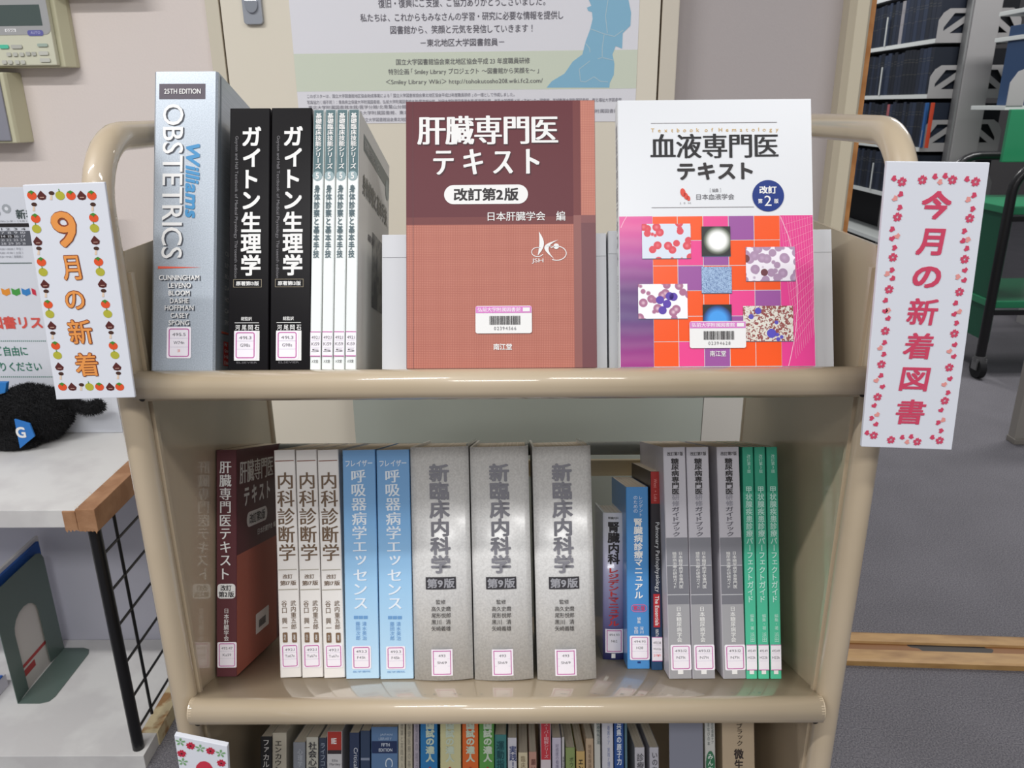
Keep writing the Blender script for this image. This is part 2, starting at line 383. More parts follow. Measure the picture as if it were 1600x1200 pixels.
pline('このポスターは、国立大学図書館地区協会助成事業による「国立大学図書館協会東北地区協会平成23年度職員研修」の一環として作成しました。', 480, 150.5, 804, 6, g_, bold=0)
pline('写真協力（順不同）：青森県立保健大学附属図書館、弘前大学附属図書館本館/医学部分館、秋田大学附属図書館本館/医学部分館、岩手大学情報メディアセンター図書館、宮城教育大学附属図書館、東北福祉大学図書館、', 480, 160, 973, 6, g_, bold=0)
pline('東北大学附属図書館本館/医学分館/北青葉山分館/工学分館/農学分館、', 482, 168, 700, 6, g_, bold=0)
pline('国立大学附属図書館、福島大学附属図書館、東北学院大学図書館、東北生活文化大学・短期大学部図書館、山形大学附属図書館、福島大学附属図書館', 482, 177, 966, 6, g_, bold=0)
pline('国立大学図書館協会東北地区協会平成23年度職員研修', 565, 187, 700, 6, g_, bold=0)

# ------------------------------------------------------------------ air-conditioning control and switch box
def wallbox(root_name, label, cat, pr, pxr, pyb, w_, h_, dep):
    """box fixed to the wall whose lower right base corner is seen at pxr,pyb"""
    x1, z0 = wall_px(pxr, pyb); r_ = empty(root_name, TW @ V((x1-w_/2, 0, z0)), WR); tag(r_, label, cat)
    return r_
tb = wallbox('air_conditioner_control', 'cream wall control with grey display and rows of small buttons', 'thermostat', None, 126, 106, .30, .2, .04)
M_CR = mat('D5D4BE', .45)
MB().prism([(.15, 0), (.15, -.012), (.140, -.030), (-.15, -.030), (-.15, 0)], lambda x, y, z: (x, y, z), 0, .26).build('housing', mat('C9C5A8', .5), tb, .002)
fr = V((.1285, -.040, 0))
MB().box(-.15, .132, -.042, -.0305, .003, .257).build('front_cover', M_CR, tb, .002)
Mtb = tb.matrix_basis
PC = Plane(Mtb @ V((0, -.0425, 0)), WE, V((0, 0, 1)), tb)
def pc(x0, y0, x1, y1): return PC.rect(x0, y0, x1, y1)
a = pc(-60, -45, 72, 55); flat(PC, 'grey_surround', [RR(a[0], a[1], a[2], a[3], .012)], mat('A9A9A9', .4), 1)
a = pc(-60, 8, 64, 41); MBd = flat(PC, 'display_screen', [R(*a)], mat('4E5B58', .15, spec=.8), 2)
a = pc(43, 47, 68, 56); flat(PC, 'logo_badge', [RR(*a, .004)], mat('6C6CA8', .4), 2); text(PC, 'badge_print', 'AUTO', pc(48, 49, 63, 53), mat('C8C8E8', .4), layer=3)
a = pc(8, 45, 25, 50); flat(PC, 'white_badge', [R(*a)], M_WHITE, 2); text(PC, 'badge_digits', '0301', pc(10, 46, 23, 49.5), M_INK, layer=3)
tl = Matrix.Translation(Mtb @ V((0, 0, 0)))
def button(x0, y0, x1, y1, hx, nm='button'):
    a = pc(x0, y0, x1, y1); mb = MB(); r_ = RR(a[0], a[1], a[2], a[3], .002, 3)[0]
    n = len(r_); mb.add([PC.P(p[0], p[1], 0) for p in r_]+[PC.P(p[0], p[1], .0018) for p in r_], [list(range(n, 2*n))]+[(i, (i+1) % n, n+(i+1) % n, n+i) for i in range(n)])
    mb.build(nm, mat(hx, .4), tb)
button(0, 70, 14, 76, '5CC9A8'); button(18, 70, 35, 76, 'BDBDB4'); button(59, 68, 75, 73, 'A9B8AC')
for x in (11, 21, 31): button(x, 82, x+7, 88, 'C2C2B8')
for x in (41, 50): button(x, 81, x+7, 87, 'B9B9B0')
button(61, 80, 76, 86, 'CACAC0'); button(63, 91, 79, 97, 'CACAC0')
for x in (4, 13, 24, 33): button(x, 94, x+7, 100, 'C6C6BC')
sb = empty('wall_switch_box', TW @ V((wall_px(54, 222)[0]-.15, 0, wall_px(54, 222)[1])), WR)
tag(sb, 'cream switch box with grey front plate below the wall control', 'switch box')
hz = wall_px(30, 114)[1]-wall_px(54, 222)[1]
MB().prism([(.15, 0), (.146, -.036), (.143, -.042), (-.15, -.042), (-.15, 0)], lambda x, y, z: (x, y, z), 0, hz).build('housing', mat('C9C5A8', .5), sb, .002)
MB().box(-.15, .136, -.046, -.0415, .004, hz-.004).build('front_plate', mat('8E8E98', .4), sb, .002)
ub = empty('unseen_shadow_box', TW @ V((wall_px(110, 0)[0]+.035, 0, wall_px(150, -14)[1])), WR)  # unseen box, added to cast the shadow on the wall below it
tag(ub, 'cream wall box out of view, added to cast a shadow on the wall', 'wall box')
MB().box(-.10, .10, -.05, 0, .0, .10).build('housing', mat('C9C5A8', .5), ub, .003)

# ------------------------------------------------------------------ book truck
tk = empty('book_truck', (0, .18, 0)); tag(tk, 'beige enamelled library book truck with three sloping shelves', 'book truck')
TKI = V((0, -.18, 0))
def tsh(mb):  # geometry is written in world metres, the root stands at the middle of the truck's base
    mb.v = [(x, y-.18, z) for x, y, z in mb.v]; return mb
HW = .350
XP = .3625; RT = .0135; YR = .385; ZT = hit(1345, 201, V((XP, 0, 0)), V((1, 0, 0))).z
for s in (-1, 1):
    pts = [(s*XP, .012, .07), (s*XP, .012, ZT-.075)]
    pts += [(s*XP, .012+.065*(1-math.cos(a)), ZT-.065+.065*math.sin(a)) for a in [PI/2*i/8 for i in range(9)]]
    pts += [(s*XP, YR-.065*(1-math.cos(a)), ZT-.065+.065*math.sin(a)) for a in [PI/2*(1-i/8) for i in range(9)]]
    pts += [(s*XP, YR, ZT-.075), (s*XP, YR, .07)]
    ef = tsh(MB().tube(pts, RT, 18)).build('end_frame', M_PAINT, tk)
    xi = s*(HW+.0015)
    za = hit(1369, 384, V((.35, 0, 0)), V((1, 0, 0))).z
    mb = MB(); prof = [(.012, .09), (.012, za-.03), (.025, za), (YR, za), (YR, .09)]
    mb.prism(prof, lambda y, z, x: (x, y, z), xi-.001, xi+s*.003 if s > 0 else xi-.0025)
    tsh(mb).build('side_panel', M_PAINT, tk)
    # folded flange along the front of the panel
    tsh(MB().box(min(xi, xi-s*.004), max(xi, xi-s*.004), .020, .026, .10, za-.02)).build('panel_flange', M_PAINT, tk)
    for yy in (.012, YR):
        cf = tsh(MB().tube([(s*XP, yy, .075), (s*XP, yy, .062)], .018, 14)).build('caster', mat('8A8A88', .4, metal=.6), tk)
        tsh(MB().tube([(s*XP-.011, yy+.012, .03), (s*XP+.011, yy+.012, .03)], .029, 20)).build('wheel', mat('2A2A2C', .6), cf)
        tsh(MB().box(s*XP-.016, s*XP-.013, yy-.002, yy+.026, .024, .064).box(s*XP+.013, s*XP+.016, yy-.002, yy+.026, .024, .064)).build('fork', mat('8A8A88', .4, metal=.6), cf)
cA, sA = math.cos(AL), math.sin(AL)
def shelf_pt(k, u, v): return (0, .006+u*cA+v*sA, ZL[k]+.0128-u*sA+v*cA)
DEPTH = .34
for k in range(3):
    r_ = .0138; cz = ZL[k]; cy_ = .0
    prof = []
    prof += [(.006+DEPTH*cA, cz+.0128-DEPTH*sA-.003), (.006+DEPTH*cA, cz+.0128-DEPTH*sA)]
    prof += [(cy_+r_*math.cos(math.radians(a)), cz+r_*math.sin(math.radians(a))) for a in [70+10*i for i in range(12)]]
    prof += [(cy_-r_, cz-.004), (cy_-r_*.93, cz-.009), (cy_-.008, cz-.0136), (cy_+.012, cz-.0136), (cy_+.012, cz-.011), (cy_-.006, cz-.011)]
    prof += [(cy_-r_+.003, cz-.004), (cy_-r_+.003, cz+.003), (cy_-.004, cz+r_-.006), (.006, cz+r_-.006)]
    mb = MB().prism(prof, lambda y, z, x: (x, y, z), -HW, HW, True)
    so = tsh(mb).build('shelf', M_PAINT, tk)
    for s in (-1, 1):
        mb = MB(); arcp = [(cy_+r_*math.cos(math.radians(a)), cz+r_*math.sin(math.radians(a))) for a in range(60, 250, 12)]+[(cy_-.002, cz-.0136), (.010, cz-.0136), (.010, cz+.010)]
        mb.prism(arcp, lambda y, z, x: (x, y, z), s*(HW-.004), s*(HW+.0015)); tsh(mb).build('end_cap', M_PAINT, so, .001)
        tsh(MB().lathe([(.003, 0), (.003, .0006), (.0012, .0008)], (s*(HW-.008), cy_-.0132*math.cos(.62), cz-.0100), (0, -1, -.2), 10)).build('rivet_hole', mat('2B2620', .6), so)
    # scuffs on the shelf edge
    if k < 2:
        rnd = random.Random(3+k); O = V((0, .012, cz+.0128)); O = V(shelf_pt(k, .012, 0))
        pl = Plane(V(shelf_pt(k, 0, 0)), V((1, 0, 0)), V((0, cA, -sA)), so)
        pl.inv = Matrix.Translation((0, -.18, 0))
        pol = []
        for i in range(46 if k else 12):
            x = rnd.uniform(-.10, .30) if k else rnd.uniform(-.33, .33); y = rnd.gauss(.0045, .0012)
            ww = rnd.uniform(.0006, .006); hh = rnd.uniform(.0001, .00035)
            pol.append(([(x, y-hh), (x+ww*.6, y-hh*.6), (x+ww, y+hh), (x+ww*.4, y+hh*1.4)], [(0, 1, 2, 3)]))
        flat(pl, 'scuff_marks', pol, mat('6F8585' if k else '9A8C78', .7), 1)
# rear stop with rounded rail
k = 1
q0 = hit(1021, 700, V((0, .33, 0)), V((0, 1, 0)))
tsh(MB().tube([(-.33, .33, q0.z), (q0.x-.004, .33, q0.z), (q0.x, .33, q0.z)], [.0095, .0095, .006], 16)).build('rear_rail', mat('8F958F', .25), tk)
q1 = hit(1020, 717, V((0, .34, 0)), V((0, 1, 0))); q2 = hit(1020, 742, V((0, .34, 0)), V((0, 1, 0)))
tsh(MB().box(-.33, q1.x, .336, .342, q2.z-.0, q1.z)).build('rear_stop', mat('D2C4A4', .5), tk, .002)

tsh(MB().box(-.349, .349, .336, .342, ZL[2]+.0128-DEPTH*sA+.03, ZL[2]+.19)).build('rear_panel', M_PAINT, tk, .002)

# ------------------------------------------------------------------ books
RX = Matrix.Rotation(-AL, 3, 'X')
EX, EU, EV = V((1, 0, 0)), V((0, cA, -sA)), V((0, sA, cA))
SP = [V(shelf_pt(k, 0, 0)) for k in range(3)]
class Book: pass
def book(label, k, x0, x1, yb, yt, depth, cover, hard=False, group=None, xt0=None, u=None, bulge=0, name='book', cat='book', xt=None, lift=0, jut=.0, pages=M_PAGE, bottom_v=0.0):
    """a book standing on shelf k; x0,x1,yb: its foot in the photograph, yt its head"""
    if u is None:
        A = hit(x0, yb, SP[k], EV); B = hit(x1, yb, SP[k], EV); u = (A-SP[k]).dot(EU)
    else:
        n = -EU; O = SP[k]+EU*u; A = hit(x0, yb, O, n); B = hit(x1, yb, O, n)
    xa, xb = A.x, B.x
    foot = SP[k]+EU*u+EX*xa
    foot = foot + EV*.0002
    T = hit(xt if xt is not None else x0, yt, foot, -EU)
    H = (T-foot).dot(EV); lean = 0
    if xt0 is not None:
        T = hit(xt0, yt, foot, -EU); lean = math.atan2((T-foot).x, H)
        lean = max(-.035, min(.035, lean))
    b = Book(); b.W = xb-xa; b.H = H; b.D = depth; b.k = k
    b.rot = RX @ Matrix.Rotation(lean, 3, 'Y'); b.root = empty(name, foot, b.rot); tag(b.root, label, cat, group)
    W, D = b.W, depth; t = .0028 if hard else .0005; in_ = .0035 if hard else .0002
    W -= .0004
    # cover: a U seen from above, swept up
    ns = 10
    fr_ = [(W*i/ns, -bulge*(1-(2*i/ns-1)**2)) for i in range(ns+1)] if bulge else ([(.0008, 0), (W-.0008, 0)] if not hard else [(.002, 0), (W-.002, 0)])
    r0 = .0008 if not hard else .002
    out = ([(0, D), (0, r0)] if not bulge else [(0, D)])+fr_+([(W, r0), (W, D)] if not bulge else [(W, D)])
    inn = [(W-t, D), (W-t, t)]+[(x*(W-2*t)/W+t, y+t) for x, y in fr_[::-1]]+[(t, t), (t, D)] if bulge else [(W-t, D), (W-t, t), (t, t), (t, D)]
    mb = MB()
    pts = out+inn; n = len(pts)
    mb.prism(pts, lambda x, y, z: (x, y, z), 0, H)
    b.cover = mb.build('cover', cover, b.root)
    if bulge:
        for p in b.cover.data.polygons:
            if abs(p.normal.z) < .3 and p.normal.y < -.3 and p.center.y < t: p.use_smooth = True
    y0 = t+.0003; g0 = t+.0002
    pb = MB()
    if bulge or hard:
        pp_ = [(g0, D-in_), (g0, y0+.002)]+[(g0+(W-2*g0)*i/6, y0+.002-.6*bulge*(1-(2*i/6-1)**2)) for i in range(1, 6)]+[(W-g0, y0+.002), (W-g0, D-in_)]
        pb.prism(pp_, lambda x, y, z: (x, y, z), in_, H-in_)
    else: pb.box(g0, W-g0, y0, D-in_, in_, H-in_)
    pb.build('page_block', pages, b.root)
    Mw = b.root.matrix_basis; R3 = b.rot
    bul = (lambda a: bulge*max(0, 1-(2*a/b.W-1)**2)+.0004) if bulge else None
    b.sp = Plane(foot, R3 @ V((1, 0, 0)), R3 @ V((0, 0, 1)), b.root, bul)                                   # spine
    b.rc = Plane(Mw @ V((W, 0, 0)), R3 @ V((0, 1, 0)), R3 @ V((0, 0, 1)), b.root)   # right board
    b.ns = 10 if bulge else 1
    return b
def copies(b, specs):
    """copies of a finished book: (label, x0, yb) foot corner in the photograph"""
    out = []
    for lab, x0, yb, u in specs:
        if u is None: A = hit(x0, yb, SP[b.k], EV)
        else: A = hit(x0, yb, SP[b.k]+EU*u, -EU); A = SP[b.k]+EU*u+EX*A.x
        A = A+EV*.0002
        c = b.root.copy(); col.objects.link(c); c['label'] = lab; mm = b.root.matrix_basis.copy(); mm.translation = A; c.matrix_basis = mm
        for ch in b.root.children:
            cc = ch.copy(); col.objects.link(cc); cc.parent = c; cc.matrix_basis = ch.matrix_basis
            for g in ch.children:
                gg = g.copy(); col.objects.link(gg); gg.parent = cc; gg.matrix_basis = g.matrix_basis
        out.append(c)
    return out
def band(b, name, y0, y1, m, layer=1, x0=None, x1=None):
    """a printed band over the spine between two heights of the photograph"""
    xm = PXM; z1 = b.sp.ab(xm, y0)[1]; z0 = b.sp.ab(xm, y1)[1]
    z0 = max(z0, .0003); z1 = min(z1, b.H-.0002)
    return flat(b.sp, name, [R(.0006 if x0 is None else x0, z0, b.W-.001 if x1 is None else x1, z1, b.ns)], m, layer)
PXM = 0
def T_(b, name, s, rect, m, mode='v', bold=.02, an=1.0, layer=3, **kw):
    return text(b.sp, name, s, b.sp.rect(*rect), m, mode, bold, an, layer, **kw)
def sticker(b, rect, lines, full=False, accent=None, layer=3):
    """library call-number sticker: white paper, pink frame, three printed rows"""
    x0, z0, x1, z1 = b.sp.rect(*rect)
    if full: x0, x1 = .0003, b.W-.0007
    st = flat(b.sp, 'call_number_sticker', [RR(x0, z0, x1, z1, 0 if full else .0018) if b.ns == 1 else R(x0, z0, x1, z1, 6)], M_STICK, layer)
    h = z1-z0; w_ = x1-x0
    if full: fr_ = [R(x0, z0, x1, z0+.0008), R(x0, z1-.0008, x1, z1)]
    elif b.ns > 1:
        e_ = .0009; X0, X1, Z0, Z1 = x0+.08*w_, x1-.08*w_, z0+.05*h, z1-.05*h; fr_ = [R(X0, Z0, X1, Z0+e_, 6), R(X0, Z1-e_, X1, Z1, 6), R(X0, Z0, X0+e_, Z1), R(X1-e_, Z0, X1, Z1)]
    else: fr_ = [ring(x0+.08*w_, z0+.05*h, x1-.08*w_, z1-.05*h, .0022, .0009)]
    flat(b.sp, 'sticker_frame', fr_, M_PINK, layer+1, st)
    flat(b.sp, 'ruled_line', [R(x0+.12*w_, z0+h*q, x1-.12*w_, z0+h*q+.0002) for q in (.36, .64)], mat('B9B4C8', .5), layer+1, st)
    for i, s in enumerate(lines):
        if not s: continue
        zc = z1-h*(.24+.26*i); ww = w_*min(.29, .055*len(s)) if not full else w_*.38
        text(b.sp, 'sticker_print', s, ((x0+x1)/2-ww, zc-.0015, (x0+x1)/2+ww, zc+.0015), accent if (accent and i == 2) else M_INK2, 'h', 0, layer=layer+1, parent=st)
    return st

U0 = .004
# ---- top shelf: silver obstetrics volume
def silver(nt, b):
    tc = N(nt, 'ShaderNodeTexCoord'); mp_ = N(nt, 'ShaderNodeMapping'); mp_.inputs['Scale'].default_value = (300, 3, 300)
    n = N(nt, 'ShaderNodeTexNoise', Scale=3.0); cr = ramp(nt, [(.3, '99A2AC'), (.7, 'B3BBC4')])
    nt.links.new(tc.outputs['Object'], mp_.inputs[0]); nt.links.new(mp_.outputs[0], n.inputs['Vector']); nt.links.new(n.outputs['Fac'], cr.inputs[0]); nt.links.new(cr.outputs[0], b.inputs['Base Color'])
    b.inputs['Metallic'].default_value = .35; b.inputs['Coat Weight'].default_value = .6; b.inputs['Coat Roughness'].default_value = .15
M_SILV = nodes_mat('silver_foil_cloth', silver, .33)
PXM = 285
b = book('thick silver hardback with white raised title, leftmost on the top shelf', 0, 235, 336, 576, 112, .205, M_SILV, hard=True, u=U0, xt0=241)
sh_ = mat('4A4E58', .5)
r_ = b.sp.rect(249, 131, 321, 155); flat(b.sp, 'edition_band', [R(*r_)], mat('4E4450', .4), 1)
T_(b, 'edition_print', '25TH EDITION', (257, 139, 314, 147), M_WPRINT, 'h', .015)
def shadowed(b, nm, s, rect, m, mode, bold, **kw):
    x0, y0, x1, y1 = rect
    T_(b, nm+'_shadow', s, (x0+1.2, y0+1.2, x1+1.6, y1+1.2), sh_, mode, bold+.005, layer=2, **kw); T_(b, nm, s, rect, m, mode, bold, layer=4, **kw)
shadowed(b, 'title', 'OBSTETRICS', (254, 163, 286, 404), M_WPRINT, 'r', .006, track=.06)
T_(b, 'title_script', 'Williams', (290, 225, 312, 341), mat('3F8CBF', .4), 'r', .03, track=.05, shear=.2)
r_ = b.sp.rect(247, 416, 315, 420); flat(b.sp, 'red_rule', [([(r_[0], r_[1]), (r_[2], (r_[1]+r_[3])/2), (r_[0], r_[3])], [(0, 1, 2)])], mat('E2604A', .4), 2)
for s, x0, x1, y in (('CUNNINGHAM', 249, 312, 430), ('LEVENO', 263, 299, 442), ('BLOOM', 264, 297, 454), ('DASHE', 266, 295, 466), ('HOFFMAN', 258, 303, 477), ('CASEY', 267, 295, 489), ('SPONG', 264, 296, 500.5)):
    shadowed(b, 'author_name', s, (x0, y, x1, y+8), M_WPRINT, 'h', .02)
sticker(b, (261, 511, 299, 560), ['495.5', 'W74n', '洋'], accent=mat('E2604A', .4))
H = b.H
def T2(b, nm, s, r_, m, mode='h', bold=.01, layer=2, **kw): return text(b.rc, nm, s, r_, m, mode, bold, layer=layer, **kw)
flat(b.rc, 'hinge_groove', [R(.007, .002, .0105, H-.002)], mat('7E8790', .4), 1)
T2(b, 'cover_title', 'OBSTETRICS', (.040, H-.12, .19, H-.09), M_WPRINT)
for i, s in enumerate(('CUNNINGHAM', 'LEVENO', 'BLOOM', 'DASHE', 'HOFFMAN', 'CASEY', 'SPONG')):
    T2(b, 'cover_author', s, (.024, H-.1765-i*.0115, .024+.0052*len(s), H-.172-i*.0115), M_WPRINT)
flat(b.rc, 'cover_rule', [R(.016, .0375, .19, .0395)], mat('D9604A', .4), 2)
flat(b.rc, 'publisher_box', [R(.022, .006, .052, .030)], mat('C9302C', .4), 2)
for i, s in enumerate(('Mc', 'Graw', 'Hill', 'Education')):
    T2(b, 'publisher_print', s, (.024, .0252-.0060*i, .024+.0034*len(s), .0288-.0060*i), M_WPRINT, layer=3)

# ---- two black physiology volumes
M_BLK = mat('100E11', .28, spec=.12)
PXM = 390
b = book('black hardback with large white lettering, left of the two', 0, 356, 420, 576, 169.5, .19, M_BLK, hard=False, u=U0, xt0=359.5, group='black physiology textbooks on the top shelf')
T_(b, 'title', 'ガイトン生理学', (377, 198, 409, 431), M_WPRINT, 'v', .028)
T_(b, 'original_title', 'Guyton and Hall Textbook of Medical Physiology Thirteenth edition', (366, 213, 372, 435), mat('7A787C', .5), 'r', 0)
x0, z0, x1, z1 = b.sp.rect(365, 436.5, 409, 449); flat(b.sp, 'edition_frame', [ring(x0, z0, x1, z1, .0001, .0003)], mat('B5A890', .4), 3)
T_(b, 'edition_print', '原著第13版', (369, 439.5, 405, 446.5), M_WPRINT, 'h', .02)
T_(b, 'translator_heading', '総監訳', (377, 495, 394, 501), M_WPRINT, 'h', .01)
r_ = b.sp.rect(367, 504, 405, 505); flat(b.sp, 'thin_rule', [R(*r_)], M_WPRINT, 3)
for s, x in (('河', 368), ('尾', 378), ('岡', 388), ('石', 398)): T_(b, 'translator_name', s, (x, 508, x+7.5, 516), M_WPRINT, 'h', .01)
T_(b, 'publisher_print', 'ELSEVIER', (370, 565, 402, 568), M_INK2, 'h', 0)
r_ = b.sp.rect(366, 517, 404, 563); flat(b.sp, 'name_panel', [R(r_[0], r_[1]-.0004, r_[2]+.001, r_[3])], M_WPRINT, 2)
sticker(b, (366, 517, 401, 562), ['491.3', 'G98s', ''])
copies(b, [('black hardback with large white lettering, beside the thin teal-topped books', 421.5, 576, U0)])

# ---- four thin skill-series volumes
PXM = 499
M_TEAL = mat('4E6B70', .45); M_PAPW = mat('E9EEEC', .4)
b = book('thin white book with teal top, leftmost of the four on the top shelf', 0, 484, 501.6, 575, 171.5, .182, M_PAPW, u=U0, xt0=490, group='thin teal-topped books on the top shelf')
band(b, 'teal_band', 172, 275, M_TEAL)
T_(b, 'series_title', '基礎臨床技能シリーズ', (493, 177, 502.5, 264), M_WPRINT, 'v', .02)
c_ = b.sp.ab(496, 275); flat(b.sp, 'number_disc', [disc(c_[0], c_[1], .0047)], mat('93A8AC', .4), 2); T_(b, 'volume_number', '5', (493.5, 270, 498.5, 280), M_WPRINT, 'h', .02)
T_(b, 'title', '身体診察と基本手技', (490, 289, 499.5, 403), mat('4A6068', .4), 'v', .02)
sticker(b, (485, 518, 500, 557), ['492.1', 'Ki59', '5'], full=True)
T_(b, 'publisher_print', 'メ文堂', (487, 562, 497, 567), M_INK2, 'h', .01)
H = b.H
flat(b.rc, 'cover_back', [R(.001, .0005, .181, H-.0005)], mat('DDDCD6', .45), 1)
flat(b.rc, 'cover_band', [R(.022, H-.033, .18, H-.016)], mat('5E6A6A', .4), 2)
T2(b, 'cover_series_title', '基礎臨床技能シリーズ', (.026, H-.030, .110, H-.020), mat('B9BCBA', .4), layer=3)
T2(b, 'cover_title', '身体診察と基本手技', (.018, H-.078, .165, H-.056), mat('565A5A', .4), bold=.03, layer=3)
flat(b.rc, 'cover_disc', [disc(.165, H-.034, .012)], mat('8A9898', .4), 3)
flat(b.rc, 'cover_picture', [R(.075, .07, .17, .15)], mat('6A6E70', .5, var=(40, 'A8A8A4', .45, .6)), 2)
T2(b, 'cover_editor', '編集 監修', (.05, H-.118, .085, H-.110), M_INK2, layer=3)
bk4 = copies(b, [('thin white book with teal top, second of the four', 502.6, 575, U0), ('thin white book with teal top, third of the four', 521, 575, U0), ('thin white book with teal top beside the white box, its cover in view', 539.4, 575, U0)])

# ---- two white display boxes and the two face-out books
def wbox(label, x0, x1, yt):
    O = SP[0]+EU*.030; a = hit(x0, 572, O, -EU); c = hit(x1, 572, O, -EU); tt = hit((x0+x1)/2, yt, O, -EU)
    h = (tt-O).dot(EV); W_ = c.x-a.x; foot = SP[0]+EU*.030+EX*a.x+EV*.0003
    r0 = empty('display_box', foot, RX); tag(r0, label, 'box', 'white book display boxes')
    m = mat('DADCE0', .55)
    MB().box(0, W_, 0, .0015, 0, h).build('front_panel', m, r0, .0004)
    MB().box(0, .0015, .0016, .20, 0, h).build('side_panel', m, r0, .0004); MB().box(W_-.0015, W_, .0016, .20, 0, h).build('side_panel', m, r0, .0004)
    MB().box(.0016, W_-.0016, .0016, .20, 0, .0012).build('base_panel', m, r0)
    MB().box(.0016, W_-.0016, .1985, .20, .0013, h).build('back_panel', m, r0)
    MB().box(.0004, W_-.0004, -.0007, -.0001, h-.023, h-.0005).build('folded_flap', mat('DCDEE2', .5), r0, .0002)
    return r0
wbox('white card box holding up the brown face-out book', 597, 949, 366)
wbox('white card box holding up the white and pink face-out book', 952, 1303, 360)

def facebook(label, x0, x1, yb, yt, thick, cover):
    O = SP[0]+EU*U0; a = hit(x0, yb, O, -EU); c = hit(x1, yb, O, -EU); tt = hit((x0+x1)/2, yt, O, -EU)
    h = (tt-O).dot(EV); foot = O+EX*a.x+EV*.0002; W_ = c.x-a.x
    r0 = empty('face_out_book', foot, RX); tag(r0, label, 'book')
    pts = [(W_, 0), (.0008, 0), (0, .0008), (0, thick-.0008), (.0008, thick), (W_, thick), (W_, thick-.0005), (.0005, thick-.0005), (.0005, .0005), (W_, .0005)]
    MB().prism(pts, lambda x, y, z: (x, y, z), 0, h).build('cover', cover, r0)
    MB().box(.0006, W_-.0004, .0007, thick-.0007, .0002, h-.0003).build('page_block', mat('EFE9DC', .8), r0)
    bb = Book(); bb.root = r0; bb.W, bb.H = W_, h; bb.sp = Plane(foot, EX, EV, r0); bb.ns = 1
    bb.ls = Plane(foot+EU*thick, -EU, EV, r0)   # the bound edge
    return bb
def weave(hx1, hx2):
    def f(nt, b):
        tc = N(nt, 'ShaderNodeTexCoord'); ws = []
        for ax in ('X', 'Z'):
            w_ = N(nt, 'ShaderNodeTexWave', wave_type='BANDS', bands_direction=ax); w_.inputs['Scale'].default_value = 190; w_.inputs['Distortion'].default_value = .6; w_.inputs['Detail'].default_value = 1
            nt.links.new(tc.outputs['Object'], w_.inputs['Vector']); ws.append(w_)
        mx = N(nt, 'ShaderNodeMath', operation='MULTIPLY'); nt.links.new(ws[0].outputs['Fac'], mx.inputs[0]); nt.links.new(ws[1].outputs['Fac'], mx.inputs[1])
        cr = ramp(nt, [(0, hx1), (.8, hx2)]); nt.links.new(mx.outputs[0], cr.inputs[0]); nt.links.new(cr.outputs[0], b.inputs['Base Color'])
        b.inputs['Roughness'].default_value = .5
    return f
M_MAR = mat('643238', .4); M_MAR2 = mat('744040', .4, spec=.2); M_SAL = nodes_mat('salmon_weave', weave('A65C4C', 'C27C69'), .5); M_SALs = nodes_mat('salmon_weave_light', weave('B06857', 'C8836F'), .5)
b = facebook('brown and salmon book facing out with white lettering', 635, 933, 573, 158, .017, M_MAR)
xs = [b.sp.ab(q, 450)[0] for q in (897, 909)]; z1_, z2_, z3_ = b.sp.ab(760, 351)[1], b.sp.ab(760, 339)[1], b.sp.ab(920, 336)[1]
W_, H_ = b.W, b.H
flat(b.sp, 'maroon_panel', [R(.0005, z2_, xs[0], H_-.0003)], mat('643238', .4, spec=.2), 1)
flat(b.sp, 'band_print', [R(.0005, z1_, xs[0], z2_), R(xs[0], z3_, xs[1], H_-.0003)], M_MAR2, 1)
flat(b.sp, 'salmon_strip', [R(xs[1], z3_, W_-.0003, H_-.0003)], M_SALs, 1)
flat(b.sp, 'salmon_panel', [R(.0005, .0003, xs[0], z1_)], M_SAL, 1)
flat(b.sp, 'maroon_strip', [R(xs[0], .0003, xs[1], z3_-.0075), R(xs[0], z3_-.0075, xs[1], z3_)], mat('8A5550', .4), 1)
flat(b.sp, 'dark_strip', [R(xs[1], .0003, W_-.0003, z3_-.0075)], mat('6C3D42', .4), 1)
flat(b.sp, 'dark_strip_top', [R(xs[1], z3_-.0075, W_-.0003, z3_)], mat('7E4A4A', .4), 1)
flat(b.sp, 'hinge_crease', [R(.0066, .0003, .0070, H_-.0003)], mat('5E353A', .4), 2)
sh2 = mat('4A282E', .5)
def sh_text(b, nm, s, rect, m, bold, an, **kw):
    x0, y0, x1, y1 = rect
    T_(b, nm+'_shadow', s, (x0+1.5, y0+1.5, x1+1.5, y1+1.8), sh2, 'h', bold, an, layer=2, **kw); T_(b, nm, s, rect, m, 'h', bold, an, layer=4, **kw)
sh_text(b, 'title', '肝臓専門医', (652, 181, 872, 226), M_WPRINT, .018, 1.7)
sh_text(b, 'title_second_line', 'テキスト', (677, 233, 843, 273), M_WPRINT, .03, 1.3, track=.4)
a = b.sp.rect(694, 289, 825, 319); flat(b.sp, 'edition_pill', [RR(*a, .01, 8)], M_WPRINT, 3)
T_(b, 'edition_print', '改訂第2版', (709, 294, 810, 314), M_INK, 'h', .025, layer=4)
T_(b, 'society_name', '日本肝臓学会', (762, 331, 852, 345), M_WPRINT, 'h', .006, layer=4); T_(b, 'editor_mark', '編', (869, 330, 883, 345), M_WPRINT, 'h', .006, layer=4)
